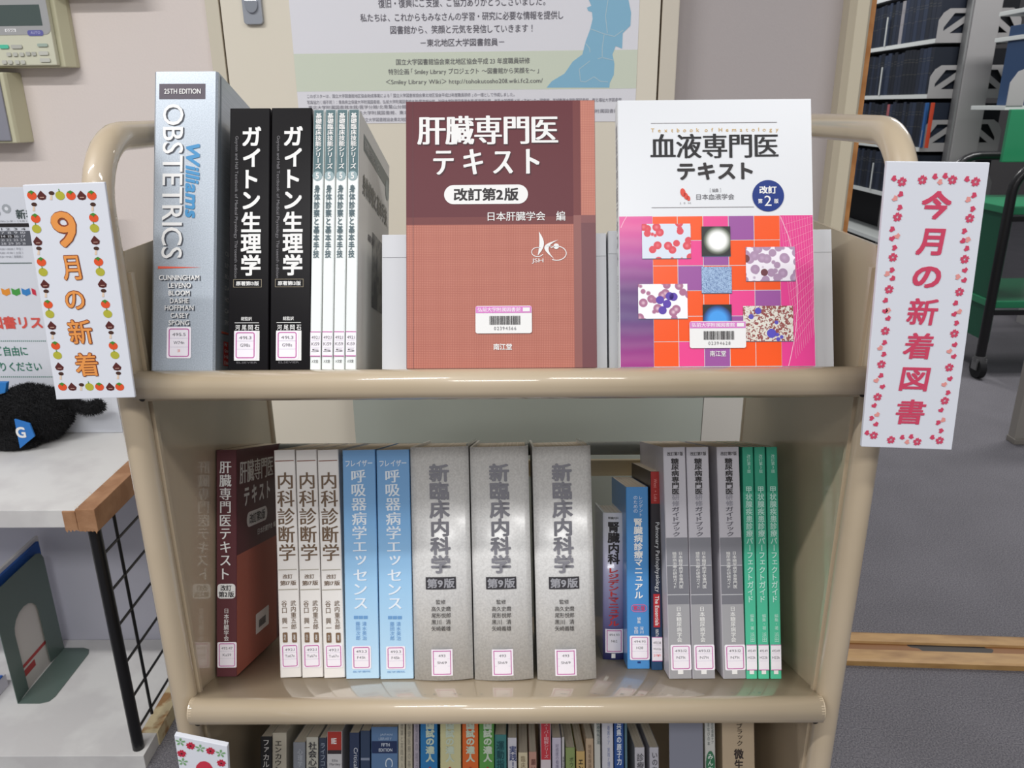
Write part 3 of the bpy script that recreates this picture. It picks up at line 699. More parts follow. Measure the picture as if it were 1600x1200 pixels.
# society emblem: swooping h, c and ring
def E(px, py): return b.sp.ab(px, py)
def lens(p, q, bow, wd, n=10):   # crescent stroke from p to q
    (x0, y0), (x1, y1) = p, q; dx, dy = x1-x0, y1-y0; L = math.hypot(dx, dy); nx, ny = -dy/L, dx/L; A, B = [], []
    for i in range(n+1):
        t = i/n; s_ = math.sin(PI*t); A.append((x0+dx*t+nx*bow*s_, y0+dy*t+ny*bow*s_)); B.append((x0+dx*t+nx*(bow+wd)*s_, y0+dy*t+ny*(bow+wd)*s_))
    return (A+B, [(i, i+1, n+2+i, n+1+i) for i in range(n)])
def ellipse_line(c, rx, ry, t, a0, a1, n=26):
    A = [(c[0]+rx*math.cos(math.radians(a0+(a1-a0)*i/n)), c[1]+ry*math.sin(math.radians(a0+(a1-a0)*i/n))) for i in range(n+1)]
    B = [(c[0]+(rx-t)*math.cos(math.radians(a0+(a1-a0)*i/n)), c[1]+(ry-t)*math.sin(math.radians(a0+(a1-a0)*i/n))) for i in range(n+1)]
    return (A+B, [(i, i+1, n+2+i, n+1+i) for i in range(n)])
flat(b.sp, 'society_emblem', [lens(E(842, 362), E(840, 400), .0010, .0045), lens(E(872, 375), E(866, 405), -.0075, -.0042),
     ellipse_line(E(840, 394), .0062, .0048, .0007, 60, 330), ellipse_line(E(870, 396), .0095, .0072, .0008, -120, 130), disc(*E(869, 385), .0027),
     lens(E(850, 386), E(866, 386), .0004, .0006)], M_WPRINT, 4)
T_(b, 'emblem_letters', 'JSH', (831, 404, 849, 412), M_WPRINT, 'h', .0, 1.3, layer=4)
def barcode(b, x0, y0, x1, y1, num, seed):
    a = b.sp.rect(x0, y0, x1, y1); st = flat(b.sp, 'barcode_sticker', [RR(*a, .0022)], M_WPRINT, 6)
    h = a[3]-a[1]; flat(b.sp, 'sticker_header', [R(a[0]+.0003, a[3]-.26*h, a[2]-.0003, a[3]-.0006)], mat('D57FC4', .4), 7, st)
    w_ = a[2]-a[0]
    text(b.sp, 'header_print', '弘前大学附属図書館', (a[0]+.04*w_, a[3]-.22*h, a[0]+.80*w_, a[3]-.06*h), mat('F8E8F4', .4), 'h', .01, layer=8, parent=st)
    flat(b.sp, 'header_box', [R(a[0]+.84*w_, a[3]-.21*h, a[0]+.965*w_, a[3]-.07*h)], M_WPRINT, 8, st)
    rr = random.Random(seed); x = a[0]+.25*w_; bars = []
    while x < a[0]+.79*w_:
        t = rr.choice((.00028, .00028, .0005, .0008)); bars.append(R(x, a[1]+.31*h, x+t, a[1]+.63*h)); x += t+rr.choice((.0003, .0003, .0006))
    flat(b.sp, 'barcode_bars', bars, M_INK, 8, st)
    text(b.sp, 'barcode_number', num, (a[0]+.33*w_, a[1]+.12*h, a[0]+.72*w_, a[1]+.24*h), M_INK2, 'h', 0, layer=8, track=.25, parent=st)
barcode(b, 743, 478, 831, 521, '02394566', 4)
T_(b, 'publisher_print', '南江堂', (771, 537, 800, 547), M_WPRINT, 'h', .02, layer=4)

b = facebook('white book with orange and pink mosaic and blood-cell pictures facing out', 969, 1274.5, 573, 156, .019, mat('DFE1E4', .3))
M_GR = mat('8A8688', .5)
for x0, x1, y in ((1017, 1214, 192), (1018, 1178, 324)):
    a = b.sp.rect(x0, y-.4, x1, y+.4); flat(b.sp, 'thin_rule', [R(*a)], M_GR, 2)
T_(b, 'english_title', 'Textbook of Hematology', (1017, 200, 1216, 208), mat('C9A04A', .4), 'h', 0, layer=2, track=.62)
T_(b, 'title', '血液専門医', (1016, 209, 1216, 247), mat('18161A', .5), 'h', .011, 1.8, layer=3)
T_(b, 'title_second_line', 'テキスト', (1058, 254, 1176, 281), M_INK, 'h', .035, layer=3, track=.12)
def cellgrad(nt, b_):
    tc = N(nt, 'ShaderNodeTexCoord'); sx = N(nt, 'ShaderNodeSeparateXYZ'); nt.links.new(tc.outputs['Object'], sx.inputs[0])
    mr = N(nt, 'ShaderNodeMapRange'); mr.inputs['From Min'].default_value = .0; mr.inputs['From Max'].default_value = .145; nt.links.new(sx.outputs['Z'], mr.inputs[0])
    cr = ramp(nt, [(.05, '9C2A82'), (.32, '5A3A78'), (.5, '5A2A70'), (.72, 'A03590'), (.95, 'D84090')]); nt.links.new(mr.outputs[0], cr.inputs[0])
    w_ = N(nt, 'ShaderNodeTexWave', wave_type='RINGS'); w_.inputs['Scale'].default_value = 22; w_.inputs['Distortion'].default_value = 3; nt.links.new(tc.outputs['Object'], w_.inputs['Vector'])
    mx = N(nt, 'ShaderNodeMixRGB', blend_type='SCREEN'); mx.inputs[0].default_value = .03; nt.links.new(cr.outputs[0], mx.inputs[1]); nt.links.new(w_.outputs['Color'], mx.inputs[2]); nt.links.new(mx.outputs[0], b_.inputs['Base Color'])
gx = [b.sp.ab(q, 455)[0] for q in (1020.5, 1059.5, 1099.5, 1139.5, 1179.5, 1220)]
gz = [b.sp.ab(1100, q)[1] for q in (337.5, 375.5, 415, 454, 494, 533.5)]+[.0003]
flat(b.sp, 'purple_panel', [R(.0005, gz[6], gx[0], gz[0])], nodes_mat('purple_print', cellgrad, .3), 1)
flat(b.sp, 'pink_panel', [R(gx[5], gz[6], b.W-.0004, gz[0])], mat('E2408E', .3), 1)
cO, cP, cV = mat('F2571C', .3), mat('E8468E', .3), mat('9A559C', .3)
grid = ['OOPVO', 'OPVOO', 'OVOOO', 'OOOPV', 'OOPVO', 'OPVOO']
for j, row in enumerate(grid):
    for i, c in enumerate(row):
        flat(b.sp, 'mosaic_square', [R(gx[i]+.0003, gz[j+1]+.0003, gx[i+1]-.0003, gz[j]-.0003)], {'O': cO, 'P': cP, 'V': cV}[c], 1)
wl = mat('F3B8CF', .3)
lines_ = []
for i in range(13):
    p = b.sp.ab(1219+i*4.2, 338); q = b.sp.ab(1244+i*3.0, 560-i*4); 
    q = (min(q[0], b.W-.0006), q[1]); lines_ += stroke(b.sp, [p, q], .00018)
for i in range(15):
    p = b.sp.ab(1222+i*1.5, 352+i*13); q = (b.W-.0006, b.sp.ab(1268, 338+i*11)[1]); lines_ += stroke(b.sp, [p, q], .00018)
cv = [b.sp.ab(*q) for q in ((1219, 338), (1232, 370), (1240, 405), (1245, 445), (1246, 480), (1243, 520), (1236, 555), (1232, 572))]
lines_ += stroke(b.sp, cv, .0007)
cv = [b.sp.ab(*q) for q in ((970, 356), (974, 347), (979, 338.5))]; lines_ += stroke(b.sp, cv, .0006)
flat(b.sp, 'net_lines', lines_, wl, 2)
def cells(bgc, c1, c2, scale, th, seed, c3=None, th3=.1, sc3=.5, rnd=1.0):
    def f(nt, b_):
        tc = N(nt, 'ShaderNodeTexCoord'); mp_ = N(nt, 'ShaderNodeMapping'); mp_.inputs['Location'].default_value = (seed*1.7, seed*.9, seed); nt.links.new(tc.outputs['Object'], mp_.inputs[0])
        v = N(nt, 'ShaderNodeTexVoronoi'); v.inputs['Scale'].default_value = scale; v.inputs['Randomness'].default_value = rnd; nt.links.new(mp_.outputs[0], v.inputs['Vector'])
        cr = ramp(nt, [(0, c2), (th*.6, c1), (th, c1), (th+.05, bgc)]); nt.links.new(v.outputs['Distance'], cr.inputs[0]); out_ = cr.outputs[0]
        if c3:
            v2 = N(nt, 'ShaderNodeTexVoronoi'); v2.inputs['Scale'].default_value = scale*sc3; nt.links.new(mp_.outputs[0], v2.inputs['Vector'])
            l = N(nt, 'ShaderNodeMath', operation='LESS_THAN'); l.inputs[1].default_value = th3; nt.links.new(v2.outputs['Distance'], l.inputs[0])
            mx = N(nt, 'ShaderNodeMixRGB'); mx.inputs[2].default_value = lin(c3); nt.links.new(l.outputs[0], mx.inputs[0]); nt.links.new(out_, mx.inputs[1]); out_ = mx.outputs[0]
        nt.links.new(out_, b_.inputs['Base Color'])
    return f
def glow(px, py, rad, c0, c1):
    ax, az = b.sp.ab(px, py)
    def f(nt, b_):
        tc = N(nt, 'ShaderNodeTexCoord'); vm = N(nt, 'ShaderNodeVectorMath', operation='DISTANCE'); vm.inputs[1].default_value = (ax, 0, az); nt.links.new(tc.outputs['Object'], vm.inputs[0])
        mr = N(nt, 'ShaderNodeMapRange'); mr.inputs['From Max'].default_value = rad; nt.links.new(vm.outputs['Value'], mr.inputs[0])
        cr = ramp(nt, [(0, c0), (.55, c0), (.85, c1), (1, '0A0A0A')]); nt.links.new(mr.outputs[0], cr.inputs[0]); nt.links.new(cr.outputs[0], b_.inputs['Base Color'])
    return f
def fil(nt, b_):
    tc = N(nt, 'ShaderNodeTexCoord'); n = N(nt, 'ShaderNodeTexNoise', Scale=260.0, Detail=3.0, Distortion=2.5); nt.links.new(tc.outputs['Object'], n.inputs['Vector'])
    cr = ramp(nt, [(.44, '9FB9D8'), (.5, '2F5490'), (.56, '9FB9D8')]); nt.links.new(n.outputs['Fac'], cr.inputs[0]); nt.links.new(cr.outputs[0], b_.inputs['Base Color'])
def squig(nt, b_):
    tc = N(nt, 'ShaderNodeTexCoord'); n = N(nt, 'ShaderNodeTexNoise', Scale=330.0, Detail=2.0, Distortion=1.0); nt.links.new(tc.outputs['Object'], n.inputs['Vector'])
    cr = ramp(nt, [(.50, 'DCD8CC'), (.54, '8E4440'), (.7, '8E4440')]); nt.links.new(n.outputs['Fac'], cr.inputs[0])
    v2 = N(nt, 'ShaderNodeTexVoronoi'); v2.inputs['Scale'].default_value = 62; nt.links.new(tc.outputs['Object'], v2.inputs['Vector'])
    l = N(nt, 'ShaderNodeMath', operation='LESS_THAN'); l.inputs[1].default_value = .22; nt.links.new(v2.outputs['Distance'], l.inputs[0])
    mx = N(nt, 'ShaderNodeMixRGB'); mx.inputs[2].default_value = lin('5548B0'); nt.links.new(l.outputs[0], mx.inputs[0]); nt.links.new(cr.outputs[0], mx.inputs[1]); nt.links.new(mx.outputs[0], b_.inputs['Base Color'])
phs = [((1003, 350, 1079, 404), cells('D4DCE8', 'D8404F', 'E8808C', 120, .46, 2)), ((1096, 354, 1141, 400), glow(1121, 376, .0140, 'F8F8F4', '707868')),
       ((1165, 386, 1242, 439), cells('EDE6EE', 'A98AA8', 'C0A2C0', 125, .56, 5, '6A3038', .22, .45)), ((1096, 417, 1143, 458), fil),
       ((997, 444, 1074, 498), cells('F3F1F4', 'A8688A', 'E8C8D4', 105, .42, 9)), ((1098, 476, 1143, 520), glow(1121, 500, .0145, '3E9AE8', '1C4A90')),
       ((1161, 478, 1239, 533), squig)]
for r_, f in phs:
    x0, z0, x1, z1 = b.sp.rect(*r_); flat(b.sp, 'picture_edge', [R(x0, z0-.0006, x1+.0002, z0+.002)], mat('4A6A80', .4), 3)
    flat(b.sp, 'cell_picture', [R(x0, z0, x1, z1)], nodes_mat('cell_print', f, .4), 4)
# cluster of large stained cells on the lower left picture
flat(b.sp, 'stained_cells', [disc(*b.sp.ab(x, y), .0040, n=14) for x, y in ((1031, 469), (1042, 475), (1046, 463), (1035, 485), (1052, 464))], mat('5B3FA6', .3), 5)
flat(b.sp, 'stained_cell', [disc(*b.sp.ab(1205, 521), .0045, n=14), disc(*b.sp.ab(1184, 486), .0032, n=12), disc(*b.sp.ab(1214, 523), .0018, n=10)], mat('5A50B8', .3), 5)
for i, (x, y, s_) in enumerate(((1067, 301, 1.0), (1071.5, 306.5, .8), (1075.5, 310, .62))):
    flat(b.sp, 'emblem_petal', [disc(*b.sp.ab(x, y), .0022*s_+.0003, .0042*s_, 16, .2)], mat('D9402C', .3), 3)
T_(b, 'emblem_letters', 'JSH', (1062, 316, 1079, 319.5), M_GR, 'h', 0, layer=3, track=.7)
T_(b, 'editor_mark', '［編集］', (1109, 294.5, 1126, 300.5), M_INK2, 'h', 0, layer=3); T_(b, 'society_name', '日本血液学会', (1088, 303, 1147, 312), M_INK2, 'h', .004, layer=3)
c_ = b.sp.ab(1200, 306); flat(b.sp, 'edition_disc', [disc(c_[0], c_[1], .0153, n=40)], mat('15327E', .25), 3)
T_(b, 'edition_print', '改訂', (1186, 291, 1213, 303), M_WPRINT, 'h', .03, layer=4); T_(b, 'edition_print_left', '第', (1184, 311, 1191, 318), M_WPRINT, 'h', .02, layer=4)
T_(b, 'edition_number', '2', (1194, 306, 1205, 322), M_WPRINT, 'h', 0, 1.6, layer=4); T_(b, 'edition_print_right', '版', (1209, 311, 1216, 318), M_WPRINT, 'h', .02, layer=4)
barcode(b, 1077, 502, 1165, 544, '02394628', 9)
T_(b, 'publisher_print', '南江堂', (1109, 548, 1134, 557), M_WPRINT, 'h', .01, layer=4)
text(b.ls, 'bound_edge_title', '血液専門医テキスト', (.004, .10, .015, .24), mat('9A98A4', .4), 'v', .02, layer=1)
text(b.ls, 'bound_edge_society', '日本血液学会', (.006, .045, .013, .09), mat('9A98A4', .4), 'v', 0, layer=1)

# ---------------------------------------------------------------- middle shelf
PXM = 354
b = book('maroon paperback with white lettering, leftmost on the middle shelf', 1, 338, 370, 1057.5, 703, .182, mat('5E3439', .35), xt0=338)
T_(b, 'title', '肝臓専門医テキスト', (343, 721, 362, 905), M_WPRINT, 'v', .012, 1.6)
a = b.sp.rect(340, 912, 368, 935); flat(b.sp, 'edition_pill', [RR(*a, .004)], M_WPRINT, 3)
T_(b, 'edition_print', '改訂', (345, 914, 362, 923), M_INK, 'h', .02, layer=4); T_(b, 'edition_number', '第2版', (342, 924, 366, 933), M_INK, 'h', .02, layer=4)
T_(b, 'society_name', '日本肝臓学会', (350, 951, 358, 1001), M_WPRINT, 'v', 0)
sticker(b, (340, 1003, 370, 1043), ['493.47', 'Ka59', ''])
H = b.H
flat(b.rc, 'salmon_panel', [R(.0005, .0005, .16, H*.53)], M_SAL, 1); flat(b.rc, 'maroon_panel', [R(.0005, H*.53, .18, H-.0005)], mat('5A3036', .4), 1)
flat(b.rc, 'dark_strip', [R(.16, .0005, .18, H*.53)], mat('6C3D42', .4), 1)
T2(b, 'cover_title', '肝臓専門医', (.010, H-.043, .145, H-.015), M_WPRINT, bold=.016, an=1.6); T2(b, 'cover_title_second_line', 'テキスト', (.026, H-.072, .13, H-.048), M_WPRINT, bold=.03, track=.4)
flat(b.rc, 'edition_pill', [RR(.036, H-.100, .118, H-.081, .0095)], M_WPRINT, 2); T2(b, 'edition_print', '改訂第2版', (.046, H-.097, .108, H-.084), M_INK, layer=3)
T2(b, 'society_name', '日本肝臓学会 編', (.078, H-.115, .155, H-.107), M_WPRINT)
flat(b.rc, 'barcode_sticker', [RR(.070, .030, .124, .056, .002)], M_WPRINT, 2); flat(b.rc, 'barcode_bars', [R(.082+i*.0022, .036, .0832+i*.0022, .046) for i in range(13)], M_INK, 3)

PXM = 448
M_BRT = mat('6E5844', .45)
b = book('white diagnosis textbook with brown lettering, leftmost of the three', 1, 438, 471, 1059, 703.5, .182, mat('E8E4E0', .4), xt0=428, group='white diagnosis textbooks on the middle shelf')
for y, x0, x1 in ((720, 430, 459), (890, 435, 464), (921, 435, 465)):
    a = b.sp.rect(x0, y-.7, x1, y+.7); flat(b.sp, 'thin_rule', [R(*a)], mat('A8A294' if y > 800 else '8A5A4A', .5), 2)
T_(b, 'title', '内科診断学', (434, 738, 461, 876), M_BRT, 'v', .010, 1.8)
T_(b, 'edition_print', '改訂', (442, 897, 457, 904), M_BRT, 'h', .01); T_(b, 'edition_number', '第17版', (438, 907, 463, 914.5), M_BRT, 'h', .01)
T_(b, 'first_author', '武内重五郎', (454.5, 938, 463, 983), M_BRT, 'v', .005); T_(b, 'second_author', '谷口 興一', (440.5, 938, 449, 981), M_BRT, 'v', .005)
for x, s in ((442, '改訂'), (456.5, '著')):
    a = b.sp.rect(x, 988, x+7.5, 1003.5); flat(b.sp, 'role_tag', [RR(*a, .001)], mat('7A604A', .4), 3); T_(b, 'role_print', s, (x+2, 991, x+5.5, 1000), M_WPRINT, 'v', .0, layer=4)
sticker(b, (439.5, 1006, 467, 1043), ['492.1', 'Ta67n', ''])
copies(b, [('white diagnosis textbook with brown lettering, middle of the three', 472.3, 1059, None), ('white diagnosis textbook with brown lettering, beside the pale blue books', 506.5, 1059.5, None)])

PXM = 565
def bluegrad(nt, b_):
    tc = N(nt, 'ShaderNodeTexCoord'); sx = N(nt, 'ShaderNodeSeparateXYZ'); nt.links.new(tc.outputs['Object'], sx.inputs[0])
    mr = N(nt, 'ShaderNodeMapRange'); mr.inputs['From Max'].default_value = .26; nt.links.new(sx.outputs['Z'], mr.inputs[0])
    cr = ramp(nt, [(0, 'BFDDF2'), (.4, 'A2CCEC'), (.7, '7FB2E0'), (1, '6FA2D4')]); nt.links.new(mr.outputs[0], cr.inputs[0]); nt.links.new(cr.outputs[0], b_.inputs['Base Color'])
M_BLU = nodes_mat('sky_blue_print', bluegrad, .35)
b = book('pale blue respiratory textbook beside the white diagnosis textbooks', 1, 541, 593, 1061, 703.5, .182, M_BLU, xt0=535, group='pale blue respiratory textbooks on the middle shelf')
M_BW = mat('E6EEF6', .4); M_B2 = mat('6E9CCC', .4)
T_(b, 'series_name', 'フレイザー', (540, 719, 582, 729), M_BW, 'h', .01)
T_(b, 'title', '呼吸器病学エッセンス', (550, 734, 574, 951), M_BW, 'v', .016, 1.4)
for x in (553, 560.5, 568): a = b.sp.rect(x, 962, x+6.5, 967); flat(b.sp, 'role_tag', [R(*a)], M_B2, 2)
T_(b, 'first_author', '清水英治', (566, 971, 573, 1000), M_B2, 'v', 0); T_(b, 'second_author', '藤田次郎', (556, 971, 563, 1000), M_B2, 'v', 0)
sticker(b, (550, 1009, 580, 1045), ['493.3', 'F45k', ''])
T_(b, 'publisher_print', '医学書院', (552, 1047.5, 579, 1050.5), M_B2, 'h', 0)
copies(b, [('pale blue respiratory textbook beside the thick silver volumes', 594.5, 1061.5, None)])

PXM = 692
def silver2(nt, b_):
    tc = N(nt, 'ShaderNodeTexCoord'); n = N(nt, 'ShaderNodeTexNoise', Scale=420.0, Detail=2.0); nt.links.new(tc.outputs['Object'], n.inputs['Vector'])
    cr = ramp(nt, [(.3, 'D6D5D3'), (.7, 'EAE9E7')]); nt.links.new(n.outputs['Fac'], cr.inputs[0]); nt.links.new(cr.outputs[0], b_.inputs['Base Color'])
    b_.inputs['Coat Weight'].default_value = .5; b_.inputs['Coat Roughness'].default_value = .22; b_.inputs['Metallic'].default_value = .1
b = book('thick silver-grey volume with grey lettering, leftmost of the three', 1, 648, 740, 1062, 699, .20, nodes_mat('silver_jacket', silver2, .4), hard=True, bulge=.006, xt0=641, group='thick silver-grey clinical medicine volumes')
M_TG = mat('84838A', .4)
T_(b, 'title', '新臨床内科学', (672, 724, 704, 894), M_TG, 'v', .035)
a = b.sp.rect(666, 900, 713, 919); flat(b.sp, 'edition_band', [R(*a, 5)], mat('3A383C', .4), 2)
T_(b, 'edition_print', '第9版', (668, 902, 711, 917), mat('9C9CA2', .4), 'h', .035, layer=4)
T_(b, 'supervisor_heading', '監修', (682, 935, 697, 942), M_INK, 'h', .005)
for i, s in enumerate(('高久史麿', '尾形悦郎', '黒川　清', '矢崎義雄')): T_(b, 'supervisor_name', s, (675, 945.5+10.2*i, 705, 953+10.2*i), M_INK, 'h', .005)
sticker(b, (675, 1012, 708, 1053), ['493', 'Sh69', ''])
# clear jacket folded in at the head
MB().add([(b.W*.1, -.004, b.H), (b.W*.9, -.004, b.H), (b.W*.9, .02, b.H+.0006), (b.W*.1, .02, b.H+.0006)], [(0, 1, 2, 3)])
jk = MB().box(b.W-.0036, b.W-.0012, .012, .19, b.H-.0001, b.H+.0022).build('jacket_edge', mat('A5A9A2', .2, coat=.5), b.root)
copies(b, [('thick silver-grey volume with grey lettering, middle of the three', 742, 1062, None), ('thick silver-grey volume with grey lettering, rightmost of the three', 840, 1062, None)])

PXM = 959
def purp(nt, b_):
    tc = N(nt, 'ShaderNodeTexCoord'); sx = N(nt, 'ShaderNodeSeparateXYZ'); nt.links.new(tc.outputs['Object'], sx.inputs[0])
    mr = N(nt, 'ShaderNodeMapRange'); mr.inputs['From Max'].default_value = .165; nt.links.new(sx.outputs['Z'], mr.inputs[0])
    cr = ramp(nt, [(0, '3A4080'), (.3, '7A76A8'), (.7, 'B0AECC'), (1, 'D6D6DE')]); nt.links.new(mr.outputs[0], cr.inputs[0]); nt.links.new(cr.outputs[0], b_.inputs['Base Color'])
    b_.inputs['Coat Weight'].default_value = .6; b_.inputs['Coat Roughness'].default_value = .1
b = book('short thick lilac handbook with black and red lettering, beside the silver volumes', 1, 942, 976, 1030, 801, .11, nodes_mat('lilac_vinyl', purp, .3), hard=True, bulge=.0025, xt0=942)
T_(b, 'edition_print', '腎臓内科', (950, 807, 966, 811), M_INK, 'h', 0)
T_(b, 'title', '腎臓内科', (949, 815, 968, 881), M_INK, 'v', .035); T_(b, 'title_second_part', 'レジデントマニュアル', (950, 887, 967, 977), mat('C83A3C', .4), 'v', .035)
sticker(b, (945.5, 982, 973, 1019), ['494.93', 'N62', ''])
a = b.sp.rect(955, 1020, 961, 1027); flat(b.sp, 'publisher_mark', [R(*a)], M_WPRINT, 3)

PXM = 997
b = book('bright blue nephrology manual between the lilac handbook and the red-topped book', 1, 980.5, 1016, 1045, 761, .15, mat('4A8CC8', .35, coat=.3), xt0=978)
T_(b, 'subtitle_right', 'レジデント', (998.5, 775, 1004, 807), M_BW, 'v', 0); T_(b, 'subtitle_left', 'のための', (990, 775, 996, 801), M_BW, 'v', 0)
T_(b, 'title', '腎臓病診療マニュアル', (990.5, 810, 1004.5, 935), M_WPRINT, 'v', .025)
a = b.sp.rect(986, 944, 1011, 956); flat(b.sp, 'edition_pill', [ring(*a, .005, .0007)], mat('D86A9A', .4), 3); T_(b, 'edition_print', '第2版', (989, 946, 1008, 954), mat('D83A5A', .4), 'h', .01)
T_(b, 'role_print', '編集', (995.5, 964, 1001, 974), M_WPRINT, 'v', 0); T_(b, 'editor_name', '深川', (999.5, 979, 1005.5, 990), M_WPRINT, 'v', 0); T_(b, 'second_editor_name', '安田', (991, 979, 997, 990), M_WPRINT, 'v', 0)
sticker(b, (984, 993, 1015, 1031), ['494.93', 'H28', ''])
a = b.sp.rect(996, 1033, 1001, 1036); flat(b.sp, 'publisher_mark', [R(*a)], mat('1C3A7A', .4), 3)

PXM = 1026
def navy(nt, b_):
    tc = N(nt, 'ShaderNodeTexCoord'); sx = N(nt, 'ShaderNodeSeparateXYZ'); nt.links.new(tc.outputs['Object'], sx.inputs[0])
    mr = N(nt, 'ShaderNodeMapRange'); mr.inputs['From Max'].default_value = .23; nt.links.new(sx.outputs['Z'], mr.inputs[0])
    cr = ramp(nt, [(0, '24486E'), (.3, '1E2F4E'), (.6, '201F26'), (1, '2A2024')]); nt.links.new(mr.outputs[0], cr.inputs[0]); nt.links.new(cr.outputs[0], b_.inputs['Base Color'])
b = book('slim navy and black book with red top, beside the grey guidebooks', 1, 1018.5, 1036, 1047, 736.5, .16, nodes_mat('navy_print', navy, .35), xt0=1016)
band(b, 'red_band', 737, 787, mat('9E2A26', .35)); 
T_(b, 'author_print', 'West • Luks', (1021.5, 748, 1026.5, 783), mat('D88A84', .4), 'r', 0)
T_(b, 'title', 'Pulmonary Pathophysiology', (1022.5, 816, 1030.5, 925), mat('D8DADC', .4), 'r', 0)
a = b.sp.rect(1021, 928, 1031, 980); flat(b.sp, 'red_box', [R(*a)], mat('B83038', .35), 2); T_(b, 'subtitle', 'The Essentials', (1023.5, 931, 1029.5, 977), M_WPRINT, 'r', .015)
T_(b, 'edition_print', 'NINTH', (1024, 983, 1029, 994), M_WPRINT, 'r', 0)
sticker(b, (1020, 995, 1034, 1033), ['493.38', 'We52p', '洋'], full=True, accent=mat('E2404A', .4))

PXM = 1058
b = book('grey diabetes guidebook with black heading, leftmost of the three', 1, 1046, 1081.5, 1061, 699, .182, mat('C6C3CA', .4), xt0=1036, group='grey diabetes guidebooks on the middle shelf')
band(b, 'dark_grey_band', 840, 944, mat('85858C', .4)); band(b, 'grey_band', 944, 1061, mat('A09FA2', .4)); 
band(b, 'darker_band', 884, 944, mat('77777E', .4), 2)
for y in (883.5, 929): band(b, 'thin_rule', y-.5, y+.5, mat('C9CACD', .4), 3)
T_(b, 'edition_print', '改訂第7版', (1042, 706, 1067, 712), M_INK, 'h', .01)
T_(b, 'title', '糖尿病専門医', (1049, 716, 1061, 772), M_INK, 'v', .02); T_(b, 'title_middle_part', '研修', (1050, 773, 1061.5, 791), mat('9896A0', .4), 'v', .01)
T_(b, 'title_last_part', 'ガイドブック', (1050.5, 792, 1062, 838), mat('5A5862', .4), 'v', .01)
T_(b, 'subtitle_right', '日本糖尿病学会専門医', (1060.5, 862, 1067, 919), M_WPRINT, 'v', 0); T_(b, 'subtitle_left', '糖尿病治療の研修ガイド', (1051, 862, 1057.5, 919), M_WPRINT, 'v', 0)
T_(b, 'society_name', '日本糖尿病学会', (1057, 948, 1065, 1003), M_WPRINT, 'v', .01)
sticker(b, (1048, 1007, 1080, 1047), ['493.12', 'N71t', ''])
a = b.sp.rect(1059, 1047, 1067.5, 1053); flat(b.sp, 'publisher_mark', [R(*a)], M_WPRINT, 3)
copies(b, [('grey diabetes guidebook with black heading, middle of the three', 1082.5, 1061, None), ('grey diabetes guidebook with black heading, touching the green books', 1130.5, 1061, None)])

PXM = 1172
def grn(nt, b_):
    tc = N(nt, 'ShaderNodeTexCoord'); sx = N(nt, 'ShaderNodeSeparateXYZ'); nt.links.new(tc.outputs['Object'], sx.inputs[0])
    mr = N(nt, 'ShaderNodeMapRange'); mr.inputs['From Max'].default_value = .26; nt.links.new(sx.outputs['Z'], mr.inputs[0])
    cr = ramp(nt, [(0, '55C49C'), (.5, '48B594'), (.84, '3FA98A'), (.845, '2F9A7C'), (1, '2F9A7C')]); nt.links.new(mr.outputs[0], cr.inputs[0]); nt.links.new(cr.outputs[0], b_.inputs['Base Color'])
b = book('slim green thyroid guide, leftmost of the three', 1, 1166.5, 1184, 1061, 698.5, .182, nodes_mat('green_print', grn, .35), xt0=1160, group='slim green thyroid guides on the middle shelf')
M_GW = mat('BFE6DA', .4)
T_(b, 'edition_print', '改訂第3版', (1167, 710, 1172.5, 739), M_GW, 'v', 0)
T_(b, 'title', '甲状腺疾患診療パーフェクトガイド', (1166, 760, 1176.5, 941), M_GW, 'v', .015)
T_(b, 'role_print', '編集・著', (1172, 959, 1178, 984), M_GW, 'v', .0); T_(b, 'editor_name', '浜田', (1172, 988, 1179, 1003), M_GW, 'v', .0)
sticker(b, (1167, 1007, 1183, 1047), ['493.49', 'H22k', ''], full=True)
a = b.sp.rect(1171, 1047, 1178, 1053); flat(b.sp, 'publisher_mark', [R(*a)], M_WPRINT, 3)
copies(b, [('slim green thyroid guide, middle of the three', 1185.3, 1061, None), ('slim green thyroid guide, rightmost on the middle shelf', 1204.5, 1061, None)])

